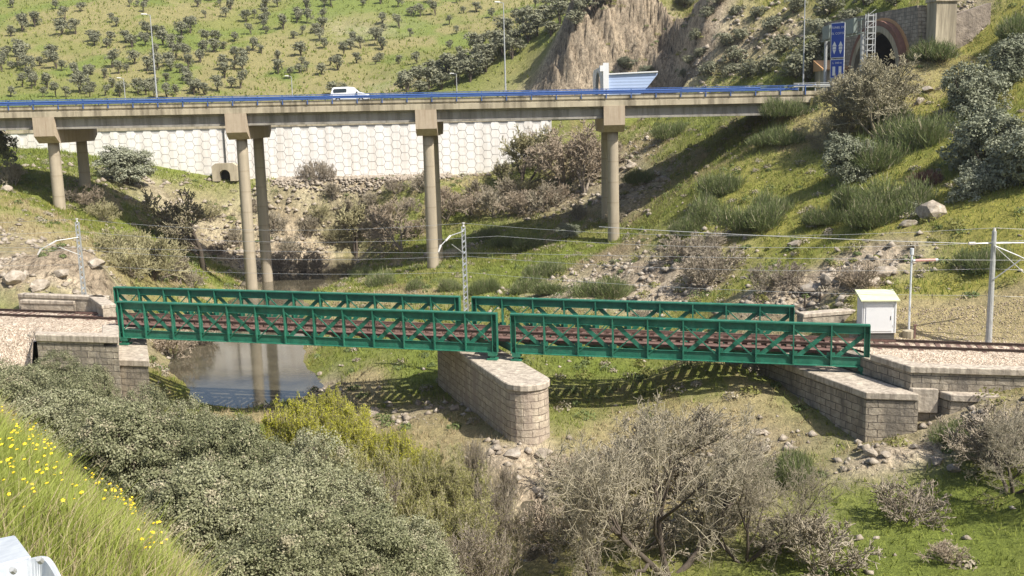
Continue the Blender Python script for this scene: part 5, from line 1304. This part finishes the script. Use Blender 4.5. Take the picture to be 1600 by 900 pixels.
plc(btg, c, 0, (1.45, 1.3, 1.35), 'wide bare grey tree in front of the brick tunnel mouth', 'bare trees in the valley', 'tree')
c = ground(1330, 205); plc(btg, c, 2.0, (1.0, 1.0, 1.0), 'bare grey tree right of the blue sign legs', 'bare trees in the valley', 'tree')
c = ground(1305, 225); plc(btg, c, 4.0, (.6, .6, .6), 'small bare dark tree below the viaduct end', 'bare trees in the valley', 'tree')
sh = []
for i, (mt, nm) in enumerate([('twigred', 'reddish'), ('twigpale', 'pale'), ('twigolive', 'olive'), ('twig', 'grey')]):
    o, _ = bare('bare_shrub', 520 + i, 1.5, 1.6, 16, [(5, .6, .7), (5, .6, .8), (4, .6, .8)], .035, .016, 'greybark', mt, 1, .15, .25, .75, trunkname='stems'); sh.append(o)
SHL = [(330,345,1.3,2,'olive shrub on the stony left bank below the culvert'),(400,330,1.1,3,'grey shrub on the stony bank right of the second columns'),(430,360,1.4,1,'pale shrub right of the second columns half way down'),(545,340,1.4,1,'pale brush behind the budding pool tree'),(575,330,1.5,1,'tan brush between the pool tree and the wall'),(660,300,1.5,1,'tan brush at the stony wall foot by the third columns'),(600,345,1.5,0,'brown brush behind the small brown tree'),(370,380,1.2,1,'pale shrub left of the second columns'),(270,350,1.1,2,'olive shrub among the stones of the left bank'),(520,310,1.2,1,'pale brush below the spiky shrubs'),(480,370,1.6,1,'pale thicket behind the reddish thickets'),(560,370,1.5,1,'pale thicket at the budding pool tree trunk'),(700,340,1.9,0,'pinkish brush right of the third column pair'),(735,335,1.8,0,'pinkish brush, second clump from the third column pair'),(770,338,2.0,1,'tan rounded brush before the white wall end'),(790,318,1.9,1,'tallest tan brush under the budding tree'),(815,335,1.9,0,'pinkish brush in the middle of the brush belt'),(850,330,2.0,1,'pale brush at the right of the brush belt'),(868,322,1.7,0,'rightmost pinkish brush of the belt'),(690,318,1.4,0,'small brush close behind the third column pair'),(745,312,1.5,1,'tan brush just below the rocky foot of the wall'),(820,308,1.4,2,'olive brush below the budding tree'),
 (440,425,1.6,0,'reddish thicket just right of the second column pair'),(490,432,1.5,0,'reddish thicket on the dark stream bank'),(455,400,1.4,1,'pale thicket above the reddish one by the columns'),(500,345,1.3,2,'olive shrub left of the budding pool tree'),(520,380,1.3,2,'olive shrub at the foot of the budding pool tree'),(600,380,1.5,0,'brown shrub between the pool tree and the small brown tree'),(650,370,1.4,0,'brown shrub touching the third column pair'),(640,330,1.2,3,'grey shrub below the wall left of the third column pair'),(620,300,1.1,3,'grey shrub at the stony foot of the white wall'),
 (205,430,1.6,2,'olive-grey shrub behind the left end of the far truss'),(245,435,1.7,2,'olive-grey shrub left of the dark-trunked tree'),(275,440,1.5,1,'pale shrub just above the far truss top'),(180,400,1.4,2,'olive shrub right of the left lattice pole'),(215,395,1.3,2,'olive shrub on the shadow edge of the left bank'),(300,448,1.1,1,'low pale shrub by the far truss, left of the columns'),(160,345,1.2,2,'olive shrub below the leftmost columns'),(110,315,.9,3,'grey twiggy shrub in front of the leftmost column'),(18,290,1.4,1,'pale bare shrub at the left edge'),(340,400,1.0,0,'brown shrub beside the dark-trunked tree'),
 (1125,425,1.5,3,'grey dead shrub on the rock pile'),(1100,445,1.5,3,'grey dead shrub low on the rock pile'),(1060,405,1.3,3,'purple-grey shrub at the slope foot'),(1105,395,1.2,3,'purple-grey shrub on the slope foot, right one'),(1230,450,1.1,3,'grey shrub above the far truss right end'),(1340,455,1.1,0,'brown shrub on the jumbled rocks behind the cabinet'),(1190,455,1.0,1,'pale dry shrub near the far truss right end'),(960,350,1.0,1,'pale dry shrub left of the rightmost column foot'),(900,345,1.2,1,'pale shrub on the bare bank left of the rightmost columns'),
 (310,548,1.5,0,'brown bank shrub under the left end of the near truss'),(268,560,1.5,0,'brown tangled shrub right of the left abutment seat'),(350,532,1.2,0,'brown twigs hanging over the pool under the span'),(1420,812,1.15,3,'round grey bush on the bright grass near the lower right'),(1000,500,.6,3,'grey shrub seen through the shorter span')]
for i, (px, py, s, k, lab) in enumerate(SHL):
    p = ground(px, py, 20)
    if p is not None: plc(sh[k], p, i * 1.1, (s, s, s * (1.0 if i < 50 else .9)), lab, 'leafless shrubs in the valley', 'shrub')
# reddish leafy shrub, spiky grey shrub at the wall, dark right-edge shrub
rs = broom('leafy_shrub', 611, 1.3, 1.4, 5000, .03, 'redshrub'); plc(rs, ground(1448, 287), 0, 1.0, 'reddish brown shrub between the silvery oaks on the right slope', None, 'shrub')
g5 = ground(492, 278)
for i, (px, s) in enumerate([(478, .9), (497, 1.15), (512, .95)]):
    p = ground(px, 281)
    plc(sh[3], p, i, (s, s, s * 1.5), ['left', 'tallest', 'right'][i] + ' stem cluster of the dark spiky shrub against the white wall', 'dark spiky shrubs against the white wall', 'shrub')

# ---- willows and twiggy thicket in the foreground centre
def willow(name, seed, h, nleaf, mleaf, mtwig, ls=.05):
    g = np.random.default_rng(seed); root = bpy.data.objects.new(name, None); COL.objects.link(root)
    n = 26; d = np.zeros((n, 3)); d[:, 2] = 1; d[:, :2] = g.normal(size=(n, 2)) * .42
    st = np.zeros((n, 3)); st[:, :2] = g.normal(size=(n, 2)) * .5
    lv = grow(st, d, np.full(n, h * .62) * g.uniform(.7, 1.1, n), np.full(n, .035), [(7, .55, .5), (7, .5, .6), (5, .5, .7)], g, .18, .35)
    V, F = mesh_levels(lv[:1], [5], .01); np_mesh('stems', V, F, 'greybark', root)
    V, F = mesh_levels(lv[1:], [3, 3, 3], .0075); np_mesh('twigs', V, F, mtwig, root)
    if nleaf:
        P = lv[-1][0].reshape(-1, 3); P = P[g.integers(0, len(P), nleaf)] + g.normal(size=(nleaf, 3)) * .04
        P = P[P[:, 2] > h * .3]
        V, F = leaf_quads(P, ls, np.array([0, 0, .6]) + np.zeros((len(P), 3)), .8, .4, g); np_mesh('leaves', V, F, mleaf, root)
    return root
WA = willow('willow_shrub', 701, 4.2, 22000, 'willow', 'twigolive', .055)
WB = willow('willow_shrub', 702, 4.0, 16000, 'olive', 'twigolive', .042)
WC = willow('willow_shrub', 703, 4.0, 1500, 'olive', 'twig', .04)
for i, (px, py, Y, s, k, lab) in enumerate([
 (505,645,56,.80,0,'bright yellow-green willow at the near edge of the pool'),(455,665,52,.78,0,'yellow-green willow left of the brightest one, over the pool edge'),(560,665,55,.7,0,'yellow-green willow on the shadowed gravel side'),(610,700,51,.62,0,'small yellow-green willow left of the pier foot'),(520,690,52,.7,0,'yellow-green willow just below the brightest one'),(660,715,49,.55,0,'low yellow-green willow nearest the pier shadow'),
 (520,725,47,.85,1,'olive willow thicket below the yellow willows'),(590,735,46,.9,1,'olive willow in the middle of the thicket'),(660,735,47,.85,1,'olive willow towards the stone pier'),(715,745,47,.8,1,'olive willow nearest the stone pier foot'),(640,800,41,.9,1,'olive willow above the rightmost holm oak'),(720,815,40,.9,1,'olive willow left of the stony stream bed'),(570,780,41,.8,2,'greyish twiggy willow right of the holm oaks'),(770,790,43,.75,2,'grey twiggy willow on the left lip of the stream bed'),
 (740,880,36,.9,2,'grey twiggy willow at the bottom edge left of the stream bed'),(650,880,36,.8,2,'grey twiggy willow at the bottom edge beside the rightmost holm oak'),(470,715,46,.7,2,'grey willow between the pool and the holm oaks'),(740,700,54,.45,2,'pale grey twiggy bush at the shaded foot of the pier'),(790,740,50,.5,2,'pale grey twiggy bush beside the white stones')]):
    c = at(px, py, Y); g0 = gz(c.x, c.y); s *= 1.15; top = c.z + 1.7 * s; H = max(top - g0, 1.6)
    plc((WA, WB, WC)[k], Vector((c.x, c.y, g0 - .1)), i * 1.9, (s, s, min(max(H / 4.2, .5 * s), 1.6 * s)), lab, 'willow shrubs along the stream in the foreground', 'shrub')

# ---- the big bare trees in the foreground
lvb = [(9, .68, .85), (8, .62, .85), (6, .6, .9), (6, .55, 1.0)]
BT, _ = bare('bare_tree', 801, 3.6, 1, 3, lvb, .105, .0072, 'bark', 'twigbare', 2, .16, .34, .75)
BTH = float(np.percentile(np.array([v.co.z for v in BT.children[1].data.vertices][::7]), 99.5))
def fgb(px, py, Y, sx, top_py, rz, lab, proto=None, H=None):
    c = at(px, py, Y); g0 = gz(c.x, c.y); zt = at(px, top_py, Y).z; s = (zt - g0) / (H or BTH)
    plc(proto or BT, Vector((c.x, c.y, g0)), rz, (sx, sx, s), lab, 'pale leafless trees in the foreground', 'tree')
fgb(1046, 895, 43, 1.5, 632, 0, 'largest pale bare tree, its trunk at the bottom edge right of the stream bed')
fgb(1165, 885, 43.5, .85, 715, 2.1, 'pale bare tree right of the largest one, over the grass')
fgb(925, 885, 42, .8, 730, 4.0, 'pale bare tree left of the largest one, by the stream bed')
fgb(1578, 835, 46, 1.0, 650, 1.0, 'brownish bare tree with a dark leaning trunk at the lower right edge')
for i, (px, py, s, lab) in enumerate([(1100,700,1.2,'dry bush showing behind the top of the big bare tree'),(980,750,1.2,'dry bush behind the left bare tree'),(905,760,1.1,'reddish twiggy bush right of the stream bed'),(960,800,1.3,'twiggy bush left of the big bare trunk'),(1120,820,1.4,'twiggy bush right of the big bare trunk'),(1225,862,.9,'dry twiggy bush on the grass right of the bare trees'),(1290,890,1.2,'dry twiggy bush at the bottom edge on the grass'),(1060,770,1.2,'twiggy bush behind the big bare trunk'),(880,850,1.2,'twiggy bush on the right lip of the stream bed'),(1160,740,1.0,'low dry bush on the bare earth patch'),(1590,700,1.3,'grey tangled bush at the right edge below the wing wall'),(1545,720,1.1,'grey twiggy bush left of the tangled one'),(1000,860,1.3,'dense twiggy bush at the foot of the big bare tree'),(1480,880,.5,'tiny dry bush at the bottom right'),(1010,700,.8,'dry grey bush top in front of the truss shadow')]):
    p = ground(px, py, 25); plc(sh[(1, 1, 0, 1, 1, 1, 1, 1, 0, 3, 3, 3, 1, 0, 1)[i]], p, i * 2.3, (s * 1.2, s * 1.2, s * .95), lab, 'dry twiggy bushes in the near valley', 'shrub')

# ================================================================== rocks
def rock_mesh(seed, flat=.7):
    import bmesh
    g = random.Random(seed); bm = bmesh.new(); bmesh.ops.create_icosphere(bm, subdivisions=2, radius=.5)
    pl = [(Vector((g.uniform(-1, 1), g.uniform(-1, 1), g.uniform(-1, 1))).normalized(), g.uniform(.26, .42)) for _ in range(11)]
    for v in bm.verts:
        for n_, d_ in pl:
            k = v.co.dot(n_)
            if k > d_: v.co -= n_ * (k - d_)
        v.co *= 1 + g.uniform(-.05, .05); v.co.z *= flat
    me = bpy.data.meshes.new('boulder'); bm.to_mesh(me); bm.free(); return me
RM = [rock_mesh(i, .6 + .1 * (i % 3)) for i in range(6)]
for me in RM: me.materials.append(M['rock'])
RL = [(800,712,1.3,'white boulder at the foot of the stone pier'),(850,712,1.4,'flat pale slab right of the pier foot'),(826,706,.7,'small stone between the two white pier boulders'),(775,702,.8,'squared pale block at the left of the pier foot'),(840,768,.9,'white and rust boulder in the stream bed'),(860,780,1.2,'pale slab on the right of the stream bed'),(822,815,.9,'rounded pale stone lower in the stream bed'),(585,645,1.1,'pale boulder at the edge of the yellow willow'),
 (1362,712,.8,'bright white rock on the grass below the right abutment'),(1385,712,.7,'grey-white rock just right of the bright one'),(1310,665,.6,'white stone by the corner of the right abutment'),(1352,680,1.3,'flat slab along the foot of the right abutment'),(1462,722,.9,'grey rock on the slope right of the white rocks'),(1430,700,.7,'grey rock on the rubble slope'),(1125,676,.7,'brown rock on the bare earth patch'),(1185,678,.9,'dark flat rock on the bare earth patch'),(1370,842,.35,'tiny white stone on the bright grass'),(1490,735,.8,'upright grey stone near the lower right bush'),
 (1242,384,1.7,'rounded grey boulder alone on the yellow slope'),(1345,440,3.6,'massive pale rock block behind the white cabinet'),(1300,445,2.2,'jagged rock left of the massive block'),(1270,455,1.8,'jagged rock above the far truss end'),(1385,432,2.2,'rock block right of the massive one, in half shade'),(1455,338,3.2,'long slanted pale ledge in the shade of the right slope'),(1418,352,1.6,'smaller pale ledge stone below the slanted ledge'),(1450,142,1.6,'dark upright rock below the brick tunnel'),(1437,160,1.4,'pale slab on the slope below the upright rock'),(1318,470,1.4,'low rock above the stone kerb'),
 (1290,484,.9,'pale stone lying behind the stone kerb'),(1310,478,.8,'second pale stone behind the stone kerb'),(1110,398,1.0,'white rock on the slope foot right of the columns'),(1162,436,.8,'white stone on the yellow patch'),(985,428,1.2,'pale stone at the top of the rubble heap'),(1075,440,1.3,'dark rock on the rock pile'),(60,450,2.0,'pale outcrop above the left track'),(20,440,2.4,'pale outcrop at the left edge above the track'),(95,430,1.8,'pale outcrop left of the lattice pole'),(150,415,2.0,'slanting outcrop right of the lattice pole'),(120,460,1.0,'stone beside the left coping wall'),(60,528,1.3,'pale rock above the left oaks'),(85,560,2.0,'pale rock face at the foot of the left wing wall'),
 (10,300,2.2,'pale rock at the left edge under the columns'),(255,330,1.6,'pale rock among the stones of the left bank'),(225,318,1.4,'rock on the left bank near the grass edge'),(430,450,1.0,'rock at the base of the second column pair'),(670,405,.8,'stone by the third column pair'),(610,468,.8,'stone on the near stream bank'),(985,262,2.0,'dark ledge right of the rightmost columns'),(530,610,.5,'stone on the pool gravel'),(500,585,.6,'stone at the right edge of the pool'),(1420,640,.6,'stone at the end of the buttress')]
for i, (px, py, s, lab) in enumerate(RL):
    p = ground(px, py, 20)
    if p is None: continue
    me = RM[i % 6]; o = bpy.data.objects.new('boulder', me); COL.objects.link(o)
    o.location = p + Vector((0, 0, .10 * s)); o.scale = (s * 1.15, s * .9, s * .85); o.rotation_euler = (random.uniform(-.25, .25), random.uniform(-.25, .25), random.uniform(0, 6.28))
    tag(o, lab, 'rock', 'loose boulders and outcrops in the valley')

# ================================================================== ground cover
def scatter(n, x0, x1, y0, y1, dens=None, g=rng):
    Y = np.sqrt(g.uniform(y0 ** 2, y1 ** 2, n)) if y0 > 0 else g.uniform(y0, y1, n); a = g.uniform(-.60, .60, n); X = a * (Y + 6)
    k = (X > x0) & (X < x1); X, Y = X[k], Y[k]
    s, q_ = bcoord(X, Y)
    bad = (s > -70) & (q_ > -.35) & (q_ < 1.4) & ((s < 0) | (s > LT))
    bad |= (Y > 122) & (Y < 138) & (X > 33) & (X < 50)
    bad |= (Y > WALLY - .5) & (Y < WALLY + 20) & (X < 26)
    X, Y = X[~bad], Y[~bad]; Z = hgt(X, Y); k = Z > .12
    return X[k], Y[k], Z[k]
def tuft_mesh(name, X, Y, Z, h, wd, blades, mats, mi, kind_label=None, g=rng, lean=.45):
    n = len(X); c = np.repeat(np.stack([X, Y, Z], 1), blades, 0); N_ = n * blades
    hs = np.repeat(h, blades) * g.uniform(.6, 1.2, N_); c = c + np.concatenate([g.normal(size=(N_, 2)) * .35 * np.repeat(h, blades)[:, None], np.zeros((N_, 1))], 1)
    t = g.uniform(0, 6.283, N_); sd = np.stack([np.cos(t), np.sin(t), 0 * t], 1) * (np.repeat(wd, blades) * .5)[:, None]
    tip = c + np.concatenate([g.normal(size=(N_, 2)) * lean * hs[:, None], hs[:, None]], 1); c[:, 2] -= .03
    V = np.stack([c - sd, c + sd, tip], 1).reshape(-1, 3); F = np.arange(3 * N_).reshape(-1, 3)
    o = np_mesh(name, V, F, mats, mi=None if mi is None else np.repeat(mi, blades)); return tag(o, kind='stuff')
X, Y, Z = scatter(210000, -75, 85, 36, 212); k = (Y < 165) | (X > 16); X, Y, Z = X[k], Y[k], Z[k]
al, rk = albedo(X, Y); k = rk < .35; X, Y, Z, al = X[k], Y[k], Z[k], al[k]
dryness = al[:, 0] / al[:, 1] > 1.08; yl = (al[:, 0] / al[:, 1] > .95) & (al[:, 2] < .06)
k = dryness & ~yl; hh = rng.uniform(.12, .34, len(X)) * (.8 + Y / 160)
tag(tuft_mesh('dry_grass', X[k], Y[k], Z[k], hh[k], hh[k] * .22, 2, 'dryg', None), 'pale dry grass tufts scattered over the banks', 'grass')
k = ~dryness & ~yl
tag(tuft_mesh('meadow_grass', X[k], Y[k], Z[k], hh[k], hh[k] * .25, 2, 'grass', None), 'short green grass covering the valley floor and slopes', 'grass')
M['yelg'] = leafm('yellow_green_herbs', [(.14, .145, .03), (.24, .235, .05), (.38, .345, .08)], .25)
tag(tuft_mesh('slope_herbs', X[yl], Y[yl], Z[yl], hh[yl], hh[yl] * .3, 2, 'yelg', None), 'yellow-green herbs carpeting the right slope', 'ground cover')
# low scrub cushions
X, Y, Z = scatter(4200, -75, 85, 40, 212); k = ((Y < 165) | (X > 16)) & ((Y > 62) | ((X > 8) & (rng.random(len(X)) < .5))); X, Y, Z = X[k], Y[k], Z[k]
def cushions(name, X, Y, Z, r, nl, ls, mat, label):
    n = len(X); ci = np.repeat(np.arange(n), nl); d = rdir(n * nl); d[:, 2] = np.abs(d[:, 2])
    P = np.stack([X, Y, Z], 1)[ci] + d * (r[ci] * rng.uniform(.6, 1.1, n * nl))[:, None] * np.array([1, 1, .7])
    V, F = leaf_quads(P, ls, d + np.array([0, 0, .3]), .6); return tag(np_mesh(name, V, F, mat), label, 'undergrowth', kind='stuff')
sel = rng.random(len(X)); r = rng.uniform(.35, 1.0, len(X))
k = (sel < .4) & (X > 5); cushions('slope_scrub', X[k], Y[k], Z[k], r[k], 90, .11, 'olive', 'low olive-green scrub cushions on the right slope')
k = (sel > .4) & (sel < .7); cushions('heath_scrub', X[k], Y[k], Z[k], r[k] * .8, 90, .10, 'broom', 'low dark green cushions between the grass')
k = (sel > .7); cushions('dry_scrub', X[k], Y[k], Z[k], r[k] * .8, 110, .085, 'twigpale', 'low dry brownish cushions on the banks')
# hillside tufts
X, Y, Z = scatter(26000, -230, 200, 180, 400); hh = rng.uniform(.3, .9, len(X)); kk = rockm(X, Y) < .4; X, Y, Z, hh = X[kk], Y[kk], Z[kk], hh[kk]
tag(tuft_mesh('hillside_grass', X, Y, Z, hh, hh * .6, 2, 'grass', None), 'rough grass over the far hillside', 'grass')
# rubble
def stones(name, X, Y, Z, s, label, mat='rock'):
    n = len(X); base = np.array([[1, 0, 0], [0, 1, 0], [-1, 0, 0], [0, -1, 0], [0, 0, 1], [0, 0, -1]], float)
    V = base[None] * rng.uniform(.55, 1.1, (n, 6, 1)) + rng.normal(size=(n, 6, 3)) * .12
    t = rng.uniform(0, 6.283, n); c_, s_ = np.cos(t), np.sin(t)
    x = V[..., 0] * c_[:, None] - V[..., 1] * s_[:, None]; y = V[..., 0] * s_[:, None] + V[..., 1] * c_[:, None]; z = V[..., 2] * .65
    V = np.stack([x, y, z], -1) * s[:, None, None] + np.stack([X, Y, Z + s * .15], 1)[:, None]
    T = np.array([[0, 1, 4], [1, 2, 4], [2, 3, 4], [3, 0, 4], [1, 0, 5], [2, 1, 5], [3, 2, 5], [0, 3, 5]])
    F = (np.arange(n)[:, None, None] * 6 + T[None]).reshape(-1, 3)
    return tag(np_mesh(name, V.reshape(-1, 3), F, mat), label, 'rubble', kind='stuff')
X, Y, Z = scatter(190000, -75, 75, 36, 170); k = rng.random(len(X)) < rockm(X, Y) * 1.0 * (fbm(X / 3, Y / 3, 3, 88) > .44)
X, Y, Z = X[k], Y[k], Z[k]; s = .05 + rng.random(len(X)) ** 7 * .5 * (.6 + Y / 180); stones('rubble', X, Y, Z, s, 'broken stones strewn over the rocky banks and stream bed')
X, Y, Z = scatter(9000, -75, 75, 40, 160); s = .03 + rng.random(len(X)) ** 9 * .3; stones('scattered_stones', X, Y, Z, s, 'small stones lying in the grass')
n = 2600; X = rng.uniform(at(430, 270, 163).x, at(705, 270, 163).x, n); Y = WALLY - .3 - rng.random(n) ** 1.5 * 4.5; Z = hgt(X, Y) + .05
stones('wall_foot_rubble', X, Y, Z, rng.uniform(.15, .5, n), 'band of pale broken stones along the foot of the white wall')
# rail-side gravel on the right
n = 9000; s_ = rng.uniform(LT + 1.5, LT + 26, n); o_ = rng.uniform(2.6, 5.2, n); P = np.array([brg(a, .5) + BN * b for a, b in zip(s_, o_)]); Z = hgt(P[:, 0], P[:, 1])
stones('track_gravel', P[:, 0], P[:, 1], Z - .01, rng.uniform(.03, .075, n), 'pale gravel spilling from the track beside the cabinet', 'ballast')

# ---- near grass slope with yellow flowers
g9 = np.random.default_rng(5); n = 170000
Y = g9.uniform(3.2, 17, n); X = g9.uniform(-.62, -.10, n) * (Y + 1.5); Z = hgt(X, Y)
h = g9.uniform(.16, .42, n) * (.6 + .9 * vnoise(X * 1.5, Y * 1.5, 3)); 
h *= .62; _b = [b_ for b_ in (ground(a_, c_, 1.5, 30) for a_, c_ in ((-60, 640), (0, 680), (60, 720), (150, 795), (210, 850), (250, 898))) if b_ is not None and b_.y < 19]; _by = np.array([b_.y for b_ in _b]); _bx = np.array([b_.x for b_ in _b]); o_ = np.argsort(_by); k = X < np.interp(Y, _by[o_], _bx[o_]) + .35 * (vnoise(Y * 2, Y * .0, 4) - .3) + .25
X, Y, Z, h = X[k], Y[k], Z[k], h[k]; n = len(X); print('brow', [tuple(round(v, 2) for v in b_) for b_ in _b], n)
c = np.stack([X, Y, Z - .02], 1); t = g9.uniform(0, 6.283, n); wd = g9.uniform(.0018, .0042, n)
sd = np.stack([np.cos(t), np.sin(t) * .3, 0 * t], 1) * wd[:, None]; lean = np.concatenate([g9.normal(size=(n, 2)) * .2 * h[:, None] + np.array([.005, 0]), (h * .6)[:, None]], 1)
m_ = c + lean; tip = m_ + lean * np.array([1.5, 1.5, .62]) 
V = np.stack([c - sd, c + sd, m_ + sd * .8, m_ - sd * .8, m_ - sd * .8, m_ + sd * .8, tip + sd * .1, tip - sd * .1], 1).reshape(-1, 3)
dry = vnoise(X * .9 + 3, Y * .9, 8) + g9.random(n) * .5; mi = (dry > .86).astype(int)
tag(np_mesh('tall_grass', V, np.arange(8 * n).reshape(-1, 4), ['grassfg', 'dryg'], mi=np.repeat(mi, 2)), 'tall bright green grass on the near slope in the lower left corner', 'grass', kind='stuff')
fl = []
for (px, py, rx, ry, n_) in [(15,650,14,8,9),(60,690,25,14,16),(30,700,25,30,9),(85,735,20,15,7),(115,738,10,6,3),(150,765,12,5,5),(185,770,8,5,4),(190,800,26,12,34),(212,822,8,8,10),(235,885,14,10,10),(255,880,8,10,6),(70,770,50,30,12),(60,830,40,25,6),(260,850,6,4,2),(230,835,5,5,2),(100,800,70,40,22),(40,730,40,30,14),(20,770,20,30,5)]:
    for k in range(n_): fl.append((px + g9.normal() * rx * .6, py + g9.normal() * ry * .6))
Vf, Ff, Vs = [], [], MB()
for (px, py) in fl:
    p = ground(px, py + 40 * (1 - (py - 640) / 600), 3, 22)
    if p is None: continue
    zt = at(px, py, p.y).z; 
    zt = p.z + g9.uniform(.26, .40)
    cen = Vector((p.x, p.y, zt)); r_ = g9.uniform(.009, .0145); b = len(Vf); ax = Vector((g9.normal() * .3, -.3 + g9.normal() * .3, 1)).normalized()
    u_ = ax.orthogonal().normalized(); v_ = ax.cross(u_); Vf.append(tuple(cen + ax * .006))
    for k in range(10):
        a_ = k * math.pi / 5; rr = r_ * (1 if k % 2 == 0 else .72); Vf.append(tuple(cen + (u_ * math.cos(a_) + v_ * math.sin(a_)) * rr))
    for k in range(10): Ff.append((b, b + 1 + k, b + 1 + (k + 1) % 10))
    Vs.tube([(p.x, p.y, p.z - .02), (cen.x, cen.y, cen.z)], [.003, .002], 3)
tag(np_mesh('yellow_flowers', Vf, Ff, 'yellow'), 'yellow daisy-like flowers standing above the tall grass', 'flowers', kind='stuff')
tag(Vs.build('flower_stems', 'grassfg'), 'thin green stalks under the yellow flowers', 'flower stalks', kind='stuff')

# ------------------------------------------------------------------ thin spring haze
hm = bpy.data.materials.new('thin_haze'); hm.use_nodes = True; hn = hm.node_tree; hn.nodes.clear()
ho = hn.nodes.new('ShaderNodeOutputMaterial'); hv = hn.nodes.new('ShaderNodeVolumePrincipled')
hv.inputs['Density'].default_value = .00012; hv.inputs['Color'].default_value = (.93, .95, 1, 1); hv.inputs['Anisotropy'].default_value = .2
hn.links.new(hv.outputs[0], ho.inputs['Volume']); M['haze'] = hm
m = MB(); m.box(-700, 700, -60, 500, -12, 115); tag(m.build('haze', 'haze'), kind='stuff')
